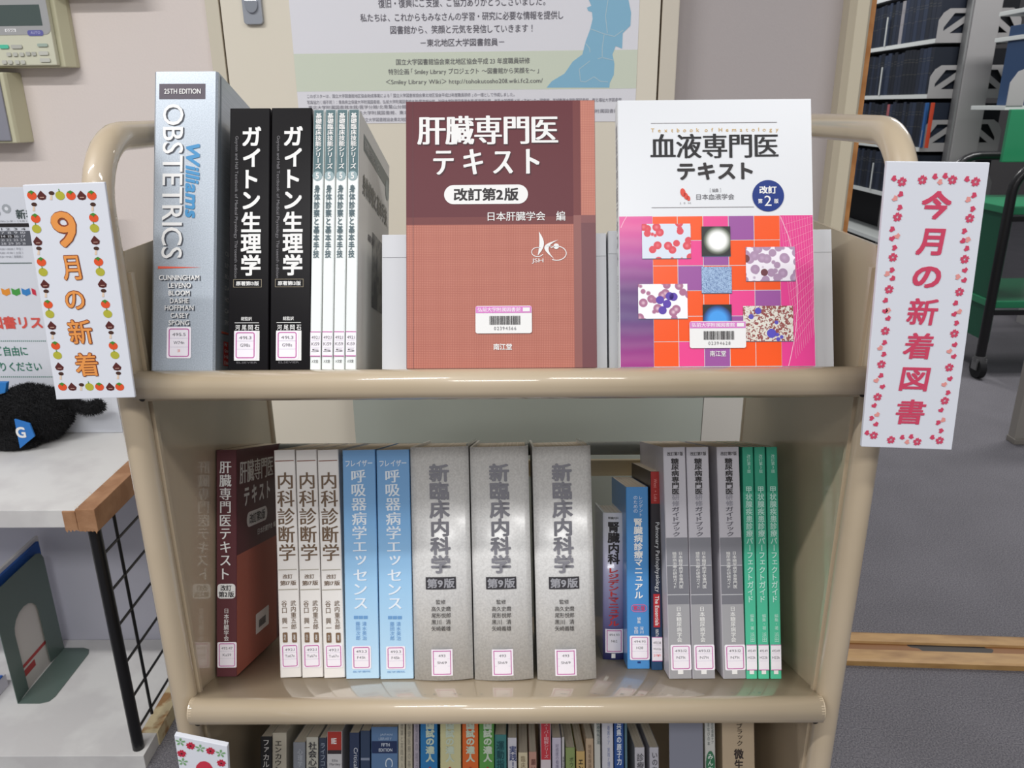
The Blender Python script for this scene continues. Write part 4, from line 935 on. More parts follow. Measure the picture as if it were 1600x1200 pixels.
# ---------------------------------------------------------------- bottom shelf
def bot(label, x0, x1, yt, hx, items=(), depth=.15, u=.020, group=None, rough=.4, pages=M_PAGE, **kw):
    """book on the bottom shelf: x0,x1 measured at y=1195"""
    O = SP[2]+EU*u; A = hit(x0, 1195, O, -EU); B = hit(x1, 1195, O, -EU)
    d0, d1 = A.x, B.x; T = hit((x0+x1)/2, yt, O, -EU); H = (T-O).dot(EV); foot = O+EX*d0+EV*.0002
    # feed book() through world placement
    b = Book(); b.W = d1-d0; b.H = H; b.k = 2; b.rot = RX; b.root = empty('book', foot, RX); tag(b.root, label, 'book', group)
    W, D, t = b.W-.0005, depth, .0005
    pts = [(0, D), (0, .0006), (.0006, 0), (W-.0006, 0), (W, .0006), (W, D), (W-t, D), (W-t, t), (t, t), (t, D)]
    MB().prism(pts, lambda x, y, z: (x, y, z), 0, H).build('cover', mat(hx, rough, coat=.2) if isinstance(hx, str) else hx, b.root)
    MB().box(.0007, W-.0007, .0008, D-.001, .0002, H-.0004).build('page_block', pages, b.root)
    b.sp = Plane(foot, EX, EV, b.root); b.ns = 1
    for it in items:
        if it[0] == 'band':
            z1 = min(b.sp.ab((x0+x1)/2, it[1])[1], H-.0003); z0 = b.sp.ab((x0+x1)/2, it[2])[1]; flat(b.sp, 'printed_band', [R(.0007, z0, W-.0007, z1)], mat(it[3], .4), 1)
        else:
            nm, s, rc, hx2, mode, bold = it
            a0, z0, a1, z1 = b.sp.rect(*rc)
            text(b.sp, nm, s, (a0, z0, a1, z1), mat(hx2, .4), mode, bold, layer=3)
    return b
t_ = 'title'
bot('black book with white katakana, leftmost on the bottom shelf', 407, 425, 1151, '2A2A2C', [(t_, 'ファカルティ', (411, 1156, 421, 1220), 'E8E6E2', 'v', .01)])
bot('cream book with dark katakana beside the leftmost black book', 425.5, 448, 1145, 'C2BBAA', [(t_, 'エンカウンター', (430, 1158, 440, 1226), '3A3634', 'v', .01)])
bot('grey cloth-bound book in a clear wrapper on the bottom shelf', 458, 477.5, 1160, '8C9098', [(t_, '心理学', (465, 1170, 473, 1198), 'B8BCC4', 'v', .01)], u=.024)
bot('white book with dark kanji beside the grey wrapped book', 478.5, 497.5, 1152, 'BDBAAE', [(t_, '社会心理学', (482, 1159, 495, 1222), '3E3C3E', 'v', .02)])
bot('slim navy book with pale katakana beside the red-topped white one', 498.5, 510.5, 1153, '353D50', [(t_, 'ライフコース', (501, 1161, 508, 1215), '9AA4B4', 'v', .01)])
bot('white book with red block lettered IE on the bottom shelf', 511, 535, 1143, 'CFCDCE', [('band', 1143, 1172, 'B03A30'), ('band', 1172, 1178, '3A3034'), ('publisher_initials', 'IE', (518, 1153, 526, 1162), 'F0EDEA', 'h', .03), (t_, 'Elia', (519, 1186, 528, 1190), '6A6A70', 'h', 0), ('author_name', 'Martley', (515, 1192, 532, 1197), '6A6A70', 'h', 0)])
bot('navy paperback with white rotated title on the bottom shelf', 546, 562, 1145, '2E3A58', [(t_, 'Critical Thinking', (551, 1168, 559, 1240), 'D8DCE4', 'r', .0)])
bot('dark blue book squeezed beside the light blue hardback', 563, 579, 1142, '33435E', [('band', 1184, 1188, '8A94A8')], u=.022)
bot('wide slate-blue hardback with navy edition band', 580, 622, 1136, '5E7EA6', [('band', 1158, 1177, '27365C'), ('series_name', 'JAPAN', (594, 1146, 613, 1150), 'B8C8DC', 'h', 0), ('series_name_second', 'LIBRARY', (592, 1152, 612, 1156), 'B8C8DC', 'h', 0), ('edition_print', 'FIFTH', (596, 1161, 609, 1166), 'D8E0EC', 'h', .01), ('edition_word', 'EDITION', (592, 1169, 613, 1174), 'D8E0EC', 'h', .01), (t_, 'CHEM', (602, 1184, 614, 1240), 'D0DCE8', 'r', .0)])
bot('slim cream booklet first to the right of the slate-blue hardback', 622.5, 633, 1118, 'C4BCA6', [(t_, '理論と実践の入門', (626, 1130, 630, 1210), '8A8478', 'v', 0)])
bot('slim cream booklet second to the right of the slate-blue hardback', 634.5, 645, 1118, 'BFB6A0', [(t_, '保健医療の基礎', (637, 1130, 642, 1210), '8A8478', 'v', 0)])
bot('slim pale lilac booklet beside the blue exam guide', 646.5, 655.5, 1118, 'B4AAB4', [(t_, '看護の視点', (649, 1130, 653, 1205), '8A8490', 'v', 0)])
for lab, x0, x1, hx, a0, a1 in (('blue exam guide with bold black lettering', 657, 684, '2C7AB4', 666, 678), ('cream exam guide with bold black lettering', 688, 721, 'CFCB9C', 697, 709), ('orange exam guide with bold black lettering', 722.5, 748, 'DC6A2C', 729, 741), ('green exam guide with bold black lettering', 749, 772.5, '5C9A48', 756, 768)):
    bot(lab+' on the bottom shelf', x0, x1, 1112, hx, [('title_halo', '国試の達人', (a0-1, 1127, a1+1, 1190.5), 'C8D4C0', 'v', .05), (t_, '国試の達人', (a0, 1128, a1, 1190), '26262A', 'v', .02), ('volume_mark', '●', ((a0+a1)/2-2, 1198, (a0+a1)/2+2, 1202), 'B03A30', 'h', 0)], u=.014)
bot('teal book with dark kanji beside the green exam guide', 773, 792, 1148, '3E7C7C', [(t_, '運動指導', (776, 1158, 788, 1215), '1E4A50', 'v', .02)])
bot('white book with navy kanji and exclamation mark', 793.5, 808, 1153, 'CFCDD4', [(t_, '実践！', (796, 1165, 807, 1200), '3A4676', 'v', .02)])
bot('short cream book with pale brown lettering on the bottom shelf', 810, 825, 1176, 'D4C8A8', [(t_, '臨床入門', (814, 1181, 821, 1220), '9A8A70', 'v', .01)])
bot('short pinkish-brown book beside the red-lettered white one', 826.5, 839, 1175, 'BC9080', [(t_, '願い', (830, 1186, 837, 1205), '6A4038', 'v', .01)])
bot('white book with red oblong title strip on the bottom shelf', 845, 861.5, 1117, 'D4C8CC', [('band', 1128, 1187, 'C43C46'), (t_, 'スーパー図解シリーズ', (850, 1130, 857, 1184), 'E8C8CC', 'v', 0)])
bot('pale lilac book with small grey kanji beside the red-striped one', 863, 877.5, 1153, 'C6C0D0', [(t_, '好感度の看護', (868, 1162, 873, 1200), '74708A', 'v', 0)])
bot('very slim white booklet on the bottom shelf', 878.3, 882.7, 1152, 'CBC8C8', [(t_, '看護記録', (879, 1182, 882, 1200), '5A5A60', 'v', 0)])
bot('olive green book with dark katakana on the bottom shelf', 884, 899, 1168, '8A9A60', [(t_, 'ボウル', (890, 1183, 896, 1206), '3C4630', 'v', .01)])
bot('mustard yellow book with bold black katakana', 900.5, 914.5, 1174, 'C6A66A', [(t_, 'エンジン', (904, 1187, 911, 1225), '2A2420', 'v', .03)])
bot('tan book with pale brown lettering beside the mustard one', 915.5, 928, 1154, 'BCA488', [(t_, '地域看護論', (919, 1163, 924, 1200), '7A6450', 'v', 0)])
bot('slim off-white booklet with grey heading on the bottom shelf', 929, 939, 1117, 'C9C8C0', [(t_, '医療情報活用', (932, 1128, 938, 1163), '5E6A6A', 'v', .01)])
bot('white book with faint blue lettering left of the bright blue one', 941, 959, 1117, 'CECDD4', [(t_, '看護ケア 実践と理論', (949, 1134, 953, 1205), '7A86B0', 'v', 0)])
bot('bright blue book with white kanji on the bottom shelf', 960, 975.5, 1117, '2C5296', [(t_, '兵県の原子力', (963.5, 1128, 971, 1195), 'E6ECF4', 'v', .02)])
bot('very slim teal booklet right of the bright blue book', 976.5, 981, 1120, '5C7C88')
bot('white book with grey kanji, left of the two before the grey bookend', 992, 1008, 1168, 'C2C0C6', [(t_, '診療録', (995, 1177, 1006, 1215), '5A585E', 'v', .01)])
bot('white book with grey hiragana, right of the two before the grey bookend', 1015, 1030, 1168, 'BEBCC4', [(t_, 'いのち', (1019, 1176, 1027, 1207), '5A585E', 'v', .01)])
bot('slim white book with green oval beside the tan microbiology volume', 1102, 1118.5, 1117, 'D2D2CC', [('heading', '在宅看護ケア', (1111, 1129, 1115, 1162), '5E6A6A', 'v', 0), ('second_heading', 'まなびの本', (1105, 1129, 1109, 1165), '5E6A6A', 'v', 0), ('oval_mark', '●', (1103, 1173, 1117, 1215), '3C7A58', 'h', 0), (t_, 'みんな', (1106, 1178, 1114, 1206), 'E8F0E8', 'v', .01)])
bot('thick tan microbiology volume, rightmost on the bottom shelf', 1129, 1180, 1112, 'C4B094', [('series_name', 'ブラック', (1151, 1130, 1160, 1165), '3E342C', 'v', .01), (t_, '微生物学', (1147, 1170, 1162, 1235), '3A3230', 'v', .025)], depth=.18)
# grey steel bookend standing on the bottom shelf
u = .016; O = SP[2]+EU*u; A = hit(1046, 1195, O, -EU); B = hit(1100, 1195, O, -EU)
be = empty('bookend', O+EX*A.x+EV*.0003, RX); tag(be, 'plain grey steel bookend plate on the bottom shelf', 'bookend')
MB().box(0, B.x-A.x-.001, 0, .0012, 0, .275).build('upright_plate', mat('8C8E9C', .35, coat=.3), be, .0004); MB().box(0, B.x-A.x-.001, .0013, .10, 0, .0012).build('base_plate', mat('8C8E9C', .35), be)

# ---------------------------------------------------------------- paper signs on the truck
def card(name, label, TL, TR, BR, BL, y, thick, m, tiltx=0):
    O = V((0, y, .9)); n = V((0, -math.cos(tiltx), math.sin(tiltx)))
    P = [hit(*q, O, n) for q in (TL, TR, BR, BL)]
    r0 = empty(name, (P[2]+P[3])/2); tag(r0, label, 'sign')
    e1 = ((P[1]-P[0])+(P[2]-P[3])).normalized(); e2 = (P[0]-P[3]); e2 = (e2-e1*e2.dot(e1)).normalized()
    pl = Plane(P[3], e1, e2, r0)
    inv = r0.matrix_basis.inverted(); nn = pl.n
    vs = [inv @ p for p in P]+[inv @ (p-nn*thick) for p in P]
    mb = MB().add(vs, [(0, 3, 2, 1), (4, 5, 6, 7), (0, 1, 5, 4), (1, 2, 6, 5), (2, 3, 7, 6), (3, 0, 4, 7)])
    mb.build('card', m, r0, .0006); return pl, r0
M_CARD = mat('DEE1E9', .55)
pl, r0 = card('monthly_sign', 'white card sign with orange lettering and autumn fruit border', (35, 289), (163, 284.5), (211, 621), (88, 624.5), -.032, .003, M_CARD)
def PR(x0, y0, x1, y1):
    cx_, cz_ = pl.ab((x0+x1)/2, (y0+y1)/2); w_ = pl.ab(x1, (y0+y1)/2)[0]-pl.ab(x0, (y0+y1)/2)[0]; h = pl.ab((x0+x1)/2, y0)[1]-pl.ab((x0+x1)/2, y1)[1]
    return cx_-w_/2, cz_-h/2, cx_+w_/2, cz_+h/2
for s, rc in (('9', (82, 330, 121, 387)), ('月', (97, 399, 126, 438)), ('の', (102, 454, 133, 484)), ('新', (107, 499, 145, 538)), ('着', (117, 551, 154, 588))):
    x0, y0, x1, y1 = rc
    text(pl, 'character_outline', s, PR(x0-.6, y0-.6, x1+.6, y1+.6), mat('8E4A34', .5), 'h', .046, layer=1); text(pl, 'character', s, PR(x0+.6, y0+.6, x1-.6, y1-.6), mat('EA9A50', .5), 'h', .012, layer=3)
mot = {'p': [], 'g': [], 'c': [], 'cw': [], 'm': [], 'ms': [], 'r': []}
def motif(kind, px, py, s=1.0):
    x, z = pl.ab(px, py); r = .0040*s
    if kind == 'p': mot['p'].append(disc(x, z, r*1.02, r*.92, 14)); mot['g'].append(([(x-r*.7, z+r*.75), (x-r*.15, z+r*.45), (x, z+r*.15), (x+r*.2, z+r*.5), (x+r*.7, z+r*.7), (x+r*.1, z+r*1.1)], [tuple(range(6))]))
    elif kind == 'r': mot['r'].append(disc(x, z, r*1.0, r*.92, 14)); mot['g'].append(R(x-r*.06, z+r*.8, x+r*.1, z+r*1.4))
    elif kind == 'c': mot['c'].append(([(x-r, z-r*.1), (x-r*.75, z-r*.75), (x, z-r*.95), (x+r*.75, z-r*.75), (x+r, z-r*.1), (x+r*.45, z+r*.55), (x, z+r*1.05), (x-r*.45, z+r*.55)], [tuple(range(8))])); mot['cw'].append(R(x-r*.4, z-r*.45, x+r*.5, z-r*.3))
    else: mot['m'].append(disc(x+r*.2, z+r*.5, r*.62, r*.42, 10)); mot['ms'].append(([(x-r*.1, z+r*.2), (x+r*.25, z+r*.2), (x+r*.05, z-r*.9), (x-r*.45, z-r*.85)], [(0, 1, 2, 3)]))
for x, kd in zip((50, 65, 80, 94, 111, 127.5, 143.6), 'pcmrpcp'): motif(kd, x, 305.5)
cl = [(141, 195), (149, 244), (153, 287), (157, 338), (161, 378), (173, 425), (180, 467), (187, 517), (191, 556), (201, 602), (208, 642), (216, 690), (219, 730), (232, 774), (240, 814), (247, 861), (253, 899)]
cr_ = [(386, 195), (391, 241), (394, 284), (397, 335), (400, 378), (411, 424), (418, 466), (426, 515), (430, 554), (440, 601), (449, 641), (457, 689), (461, 728), (472, 774), (479, 813), (487, 861), (492, 897)]
for L in (cl, cr_):
    for (x, y), kd in zip(L, 'mprcmprcmprcmprcm'): motif(kd, x/2.667, 250+y/2.667)
for x, kd in zip((261, 301, 338, 373, 415, 459, 499), 'pcmrpcp'): motif(kd, x/2.667, 250+945/2.667)
for k_, nm, hx, ly in (('p', 'persimmon_print', 'E2572E', 1), ('r', 'pear_print', 'B5B23E', 1), ('c', 'chestnut_print', '5A2A28', 1), ('m', 'mushroom_cap_print', '4A3028', 1), ('ms', 'mushroom_stem_print', 'E6CDB4', 1), ('g', 'leaf_print', '4C8A34', 2), ('cw', 'chestnut_mark_print', 'C8A090', 2)):
    for q in mot[k_]: flat(pl, nm, [q], mat(hx, .5), ly)

pl, r0 = card('monthly_sign', 'white card sign with pink lettering and cherry blossom border', (1386, 252), (1547, 254), (1487, 703), (1346, 698), -.040, .004, M_CARD)
M_RED = mat('D14866', .5); M_REDl = mat('E79A94', .5)
for s, rc in (('今', (1439, 298, 1486, 343)), ('月', (1433, 357, 1474, 399)), ('の', (1426, 416, 1470, 450)), ('新', (1418, 466, 1465, 508)), ('着', (1412, 520, 1458, 561)), ('図', (1407, 574, 1451, 611)), ('書', (1400, 624, 1445, 663))):
    text(pl, 'character', s, PR(*rc), M_RED, 'h', .018 if s in '図書着新' else .03, layer=2)
fl, pe, pa = [], [], []
def petal(x, z, r, a, lst, k_=1.0):
    c, s = math.cos(a), math.sin(a); sh = [(-r*.15, 0), (r*.35, r*.48), (r*.85, r*.36), (r*.72, r*.05), (r*.92, -r*.28), (r*.35, -r*.45)]
    lst.append(([(x+c*p-s*q*k_, z+s*p+c*q*k_) for p, q in sh], [tuple(range(6))]))
def flower(px, py):
    x, z = pl.ab(px, py)
    for i in range(5):
        a = PI/2+i*2*PI/5+.15; petal(x+.0010*math.cos(a), z+.0010*math.sin(a), .0034, a, fl, 1.0)
L = [(1402, 339), (1395, 402), (1389, 452), (1383, 517), (1377, 569), (1371, 620), (1365, 680)]
Rr = [(1515, 341), (1507, 405), (1499, 456), (1491, 521), (1483, 574), (1476, 626), (1468, 688)]
for q in L+Rr+[(1409, 284), (1441, 281), (1488, 281), (1524, 284), (1392, 687), (1433, 690)]: flower(*q)
sm = [(1410, 305), (1409, 325), (1397, 359), (1394, 376), (1401, 387), (1397, 422), (1397, 437), (1386, 471), (1383, 489), (1389, 500), (1385, 536), (1384, 554), (1379, 588), (1379, 607), (1367, 636), (1365, 653), (1370, 665)]
sp_ = [(1401, 312), (1403, 372), (1389, 429), (1391, 485), (1377, 546), (1370, 597), (1372, 650)]
rn = random.Random(5)
for (q, dst) in [(q, pe) for q in sm]+[(q, pa) for q in sp_]:
    for right in (0, 1):
        dx = (115-12*(q[1]-300)/380)*right; x, z = pl.ab(q[0]+dx, q[1]+right*(1+7*(q[1]-300)/380)); petal(x, z, .0046, rn.uniform(1.8, 3.2), dst, 1.2)
for q in ((1395, 280), (1459, 277), (1475, 276), (1509, 281), (1353, 677), (1408, 684), (1422, 683), (1455, 684)): x, z = pl.ab(*q); petal(x-.001, z, .0046, .3, pe, 1.2)
for q in ((1465, 285), (1414, 691)): x, z = pl.ab(*q); petal(x, z, .0044, .2, pa, 1.2)
for i in range(0, len(fl), 5): flat(pl, 'blossom_print', fl[i:i+5], M_RED, 2)
for q in pe: flat(pl, 'petal_print', [q], M_RED, 2)
for q in pa: flat(pl, 'pale_petal_print', [q], M_REDl, 2)

pl, r0 = card('monthly_sign', 'white card sign with hibiscus border at the lower left post', (272, 1149), (355, 1166), (362, 1330), (300, 1330), -.035, .006, M_CARD)
text(pl, 'character', '8', PR(304, 1189, 334, 1245), mat('C8364A', .5), 'h', .04, layer=2)
lf, hb, hc = [], [], []
for kd, px, py in [('l', 282, 1159), ('h', 298, 1165), ('l', 313, 1169), ('h', 329, 1173), ('l', 345, 1177), ('h', 284, 1177), ('h', 346, 1192), ('l', 286, 1190), ('l', 349, 1207), ('h', 288, 1206)]:
    x, z = pl.ab(px, py)
    for i in range(5):
        a = i*2*PI/5+.3; petal(x+.0012*math.cos(a), z+.0012*math.sin(a), .0044 if kd == 'h' else .0050, a, hb if kd == 'h' else lf, 1.1 if kd == 'h' else .5)
    if kd == 'h': hc.append(disc(x, z, .0012, n=8))
for i in range(0, len(lf), 5): flat(pl, 'leaf_print', lf[i:i+5], mat('7AA874', .5), 2)
for i in range(0, len(hb), 5): flat(pl, 'hibiscus_print', hb[i:i+5], mat('C02C44', .5), 2)
for q in hc: flat(pl, 'hibiscus_centre_print', [q], mat('5A1420', .5), 3)

# ---------------------------------------------------------------- cabinet behind the truck (seen between the shelves)
O = WO+WN*.05
x0, _ = wall_px(551, 630, .05); x1, _ = wall_px(1186, 630, .05); xm, _ = wall_px(1098, 630, .05)
cb = empty('low_cabinet', TW @ V(((x0+x1)/2, 0, 0)), WR); tag(cb, 'low pale green-grey cabinet against the wall behind the truck', 'cabinet')
c0 = (x0+x1)/2
MB().box(x0-c0, x1-c0+.005, -.049, -.014, 0, .64).build('body', mat('7A6F62', .5), cb, .002)
MB().box(x0-c0+.002, xm-c0, -.055, -.0495, .03, .635).build('door', mat('B4BAB0', .35, coat=.3), cb, .001)
MB().box(xm-c0+.001, x1-c0, -.055, -.0495, .03, .635).build('side_door', mat('D8D4CC', .5), cb, .001)

# ---------------------------------------------------------------- side rack on the left
zs = .0
q = hit(190, 661, WO+WN*.03, WN); ZS = q.z
def onz(px, py, z): return hit(px, py, V((0, 0, z)), V((0, 0, 1)))
fr_ = onz(143, 797, ZS); br = onz(203, 737, ZS)
rk = empty('display_rack', (fr_.x-.35, .55, 0)); tag(rk, 'white two-shelf display rack with black wire side panel', 'rack')
def rsh(mb): mb.v = [(x-(fr_.x-.35), y-.55, z) for x, y, z in mb.v]; return mb
XRK = fr_.x; YF = fr_.y; YBK = .775
Zb = onz(300, 995, 0)
M_SH = mat('DBDAD8', .6, bump=(60, .2), var=(9, 'CFCDCC', .45, .6))
s1 = rsh(MB().box(XRK-.9, XRK, YF, YBK, ZS-.032, ZS)).build('shelf_board', M_SH, rk, .001)
ZS2 = hit(232, 1181, V((0, YF, 0)), V((0, 1, 0))).z
s2 = rsh(MB().box(XRK-.9, XRK+.004, YF, YBK, ZS2-.035, ZS2)).build('shelf_board', M_SH, rk, .001)
def edge(z, th, nm_parent, y0=0):
    rr = random.Random(2); mb = MB(); n = 16
    a = [(XRK-.028-.003*rr.random(), YF+ (YBK-YF)*i/n) for i in range(n+1)]
    prof = []
    mb.box(XRK-.026, XRK+.006, YF-.003+y0, YBK-.04, z-th-.004, z+.0025)
    if y0: return rsh(mb).build('corner_protector', mat('A07A52', .65, var=(25, 'CDBD98', .45, .55), bump=(90, .5)), nm_parent, .0012)
    mb.box(XRK-.048, XRK-.0265, YF-.003, YF+.012, z-th-.002, z-.001)
    # torn lower fringe and lifted flaps
    for i in range(9):
        x = XRK-.048+.006*i; mb.add([(x, YF-.0032, z-th), (x+.006, YF-.0032, z-th), (x+.003, YF-.0034, z-th-rr.uniform(.002, .009))], [(0, 1, 2)])
    return rsh(mb).build('corner_protector', mat('9E7454', .65, var=(25, 'B48A68', .4, .65), bump=(90, .5)), nm_parent, .0012)
edge(ZS, .034, s1); edge(ZS2, .034, s2, .06)
# frayed paper lining at the corner
rr = random.Random(8); mb = MB()
for i in range(40):
    x = XRK-.026-rr.uniform(-.004, .006); y = YF+rr.uniform(0, .22)*rr.random(); L_ = rr.uniform(.002, .006); a = rr.uniform(0, 6.28)
    mb.add([(x, y, ZS+.0028), (x+L_*math.cos(a), y+L_*math.sin(a), ZS+.0036), (x+.001, y+.001, ZS+.0030)], [(0, 1, 2)])
o = rsh(mb).build('torn_fringe', mat('D8C8B0', .8), s1); tag(o, kind='stuff')
M_BK = mat('161618', .35, coat=.3)
pf = hit(150, 840, V((0, YF+.02, 0)), V((0, 1, 0))); XPp = pf.x
rsh(MB().tube([(XPp, YF+.02, 0), (XPp, YF+.02, ZS-.036)], .0105, 14)).build('post', M_BK, rk)
rsh(MB().tube([(XPp, YBK-.02, 0), (XPp, YBK-.02, ZS-.036)], .0105, 14)).build('post', M_BK, rk)
for yy in (YF+.085, YF+.30): rsh(MB().tube([(XPp, yy, ZS-.036), (XPp, yy, .05)], .0030, 8)).build('vertical_wire', M_BK, rk)
# horizontal wires at the heights seen in the photograph
for px, py in ((163, 872), (178, 930), (190, 985), (204, 1043), (217, 1097), (228, 1145), (241, 1190)):
    zz = hit(px, py, V((0, YF+.02, 0)), V((0, 1, 0))).z
    rsh(MB().tube([(XPp, YF+.02, zz), (XPp, YBK-.02, zz)], .0025, 8)).build('horizontal_wire', M_BK, rk)
rsh(MB().tube([(XRK-.88, YF+.02, 0), (XRK-.88, YF+.02, ZS-.033)], .0105, 14)).build('post', M_BK, rk)
rsh(MB().box(XRK-.9, XRK+.10, YBK+.001, YBK+.006, .0, ZS-.033)).build('back_panel', mat('C6C6D2', .6), rk)

# white notice board standing on the rack
yb_ = YBK-.012
nb = empty('notice_board', (XRK-.45, yb_, ZS+.0006)); tag(nb, 'white notice board with calendar and coloured book icons on the rack', 'notice board')
bR = hit(188, 655, V((0, yb_, 0)), V((0, 1, 0))).x; bT = hit(30, 293, V((0, yb_, 0)), V((0, 1, 0))).z
MB().box(-.40, bR-(XRK-.45), 0, .006, 0, bT-ZS).build('board', mat('DDE0E8', .5), nb, .001)
pl = Plane(V((XRK-.45, yb_-.0003, ZS)), (1, 0, 0), (0, 0, 1), nb)
def BR_(x0, y0, x1, y1): return pl.rect(x0, y0, x1, y1)
def bt(nm, s, rc, hx, bold=.01, layer=3): text(pl, nm, s, BR_(*rc), mat(hx, .5), 'h', bold, layer=layer)
flat(pl, 'paper_edge', [R(*BR_(-40, 410.5, 50, 412))], mat('6A7A78', .5), 1)
bt('heading', '新着', (25, 327, 55, 342), '3A4A48', .015)
flat(pl, 'gear_print', [disc(*pl.ab(10, 326), .0085, n=10), disc(*pl.ab(-4, 333), .006, n=10)], mat('A9AEB4', .5), 1); flat(pl, 'gear_hub_print', [disc(*pl.ab(10, 326), .0035, n=12)], mat('E8EAF0', .5), 2)
flat(pl, 'calendar_header', [R(*BR_(-30, 349, 50, 355))], M_INK, 1); flat(pl, 'calendar_grid', [R(*BR_(-30, 361, 50, 384))], mat('5E6068', .5), 1); flat(pl, 'calendar_row_dark', [R(*BR_(-30, 367, 22, 372))], M_INK, 2)
for j in range(5):
    bt('calendar_numbers', ['1 2 3 4', '7 8 9 10', '14 15 16 17', '21 22 23 24', '28 29 30 31'][j], (2, 356+j*5.7, 40, 359.5+j*5.7), 'D8DAE0' if j else '5A5C60', 0)
bt('calendar_title', '開館カレンダー（9月）', (-10, 344, 42, 347), '4A4C50', 0)
for i, s in enumerate(('9:00～20:00（平日）', '9:00～17:00（土日）', '9:30～17:00（授業期）')): bt('opening_hours', s, (0, 387+i*6, 36, 391+i*6), '8A8C94', 0)
for i, hx in enumerate(('E8963A', '4CA04A', '3E86C8', 'D0384C')):
    x0 = 1.5+i*15.8
    a = pl.ab(x0, 450); c = pl.ab(x0+6.5, 453); e_ = pl.ab(x0+13, 450); h = .0115
    if i == 3: e_ = c
    flat(pl, 'book_icon', [([a, c, (c[0], c[1]-h), (a[0], a[1]-h)], [(0, 3, 2, 1)]), ([c, e_, (e_[0], e_[1]-h), (c[0], c[1]-h)], [(0, 3, 2, 1)])], mat(hx, .5), 2)
bt('red_heading', '新着図書リスト', (-58, 494, 84, 514), 'DC5A50', .03)
flat(pl, 'dotted_rule', [R(*BR_(-20+i*3.1, 532, -18.4+i*3.1, 533.6)) for i in range(30)]+[R(*BR_(-20+i*3.1, 588, -18.4+i*3.1, 589.6)) for i in range(34)], mat('3A7A66', .5), 2)
bt('green_line', 'ご自由に', (-8, 541, 43, 556), '2E7A62', .01); bt('green_second_line', 'お取りください', (-28, 566, 65, 580), '2E7A62', .01)

# black plush toy lying on the rack
P0 = onz(62, 700, ZS)
pt = empty('plush_toy', (P0.x-.02, P0.y+.08, ZS+.0005)); tag(pt, 'black furry plush toy lying on the rack with a blue letter tag', 'plush toy')
def onv(px, py, yy): return hit(px, py, V((0, yy, 0)), V((0, 1, 0)))
yc_ = P0.y+.040
bm = bmesh.new()
def ell(c, r, rot=None):
    mm_ = Matrix.Translation(c) @ (rot or Matrix.Identity(4)) @ Matrix.Diagonal((*r, 1)); bmesh.ops.create_icosphere(bm, subdivisions=3, radius=1, matrix=mm_)
inv = pt.matrix_basis.inverted()
zb = ZS+.002
def LW(px, py, yy): return inv @ onv(px, py, yy)
ell(LW(52, 647, yc_), (.066, .048, .060)); ell(LW(-5, 662, yc_-.005), (.075, .050, .056)); ell(LW(84, 640, yc_), (.034, .04, .044)); ell(LW(24, 690, yc_-.035), (.046, .028, .028)); ell(LW(-30, 690, yc_-.03), (.046, .028, .028))
pa_, pb_ = LW(104, 622, yc_+.005), LW(154, 634, yc_-.005)
for t in range(10): f_ = t/9; ell(pa_.lerp(pb_, f_)+V((0, 0, -.012*math.sin(PI*f_))), (.011, .011, .011+.003*f_))
zmin = min(v.co.z for v in bm.verts)
for v in bm.verts:
    if v.co.z < .001: v.co.z = .001
me = bpy.data.meshes.new('body'); bm.to_mesh(me); bm.free(); bd = link('body', me, mat('0E0E10', .9), pt)
md = bd.modifiers.new('r', 'REMESH'); md.mode = 'VOXEL'; md.voxel_size = .0045
dg = bpy.context.evaluated_depsgraph_get(); me2 = bpy.data.meshes.new_from_object(bd.evaluated_get(dg)); bd.modifiers.clear(); bd.data = me2
for p in me2.polygons: p.use_smooth = True
rr = random.Random(4); mb = MB()
for v in me2.vertices:
    for q in range(2):
        n = (v.normal+V((rr.uniform(-.7, .7), rr.uniform(-.7, .7), rr.uniform(-.9, .4)))).normalized(); t = n.orthogonal().normalized()*.0007; L_ = rr.uniform(.004, .009)
        e_ = v.co+n*L_
        if e_.z < .0008: continue
        mb.add([v.co-t, v.co+t, e_], [(0, 1, 2)])
fu = mb.build('fur', mat('18181B', .7), pt); tag(fu, kind='stuff')
tgz = LW(37, 675, yc_-.068)
T4 = [LW(*q, yc_-.066) for q in ((22, 655), (46, 662), (54, 682), (31, 701))]
mb = MB().add([p for p in T4]+[p+V((0, .004, 0)) for p in T4], [(0, 3, 2, 1), (4, 5, 6, 7), (0, 1, 5, 4), (1, 2, 6, 5), (2, 3, 7, 6), (3, 0, 4, 7)])
tgo = mb.build('blue_tag', mat('2C74C0', .5), pt, .0008)
plg = Plane(pt.matrix_basis @ T4[0], (1, 0, 0), (0, 0, 1), pt)
text(plg, 'tag_letter', 'G', plg.rect(25, 667, 40, 684), M_WPRINT, 'h', .03, layer=3)
T4 = [LW(*q, yc_-.02) for q in ((-10, 598), (10, 598), (8, 614), (-10, 618))]
MB().add([p for p in T4]+[p+V((0, .01, 0)) for p in T4], [(0, 3, 2, 1), (4, 5, 6, 7), (0, 1, 5, 4), (1, 2, 6, 5), (2, 3, 7, 6), (3, 0, 4, 7)]).build('blue_ribbon', mat('2F7CC4', .5), pt, .001)

# bookend and leaflets on the lower shelf
pA = onz(12, 1100, ZS2); pB = onz(97, 1003, ZS2); pC = onz(142, 1010, ZS2); 
be = empty('bookend', (pA.x+.02, pA.y, ZS2+.0004)); tag(be, 'green-grey steel bookend with an arched cut-out on the lower rack shelf', 'bookend')
Lb = YBK-pA.y-.03 if pB.y > YBK-.02 else pB.y-pA.y; hB = .25
o_, i_ = [(0, 0), (Lb, 0), (Lb, hB-.02), (Lb-.02, hB), (.02, hB), (0, hB-.02)], None
mb = MB()
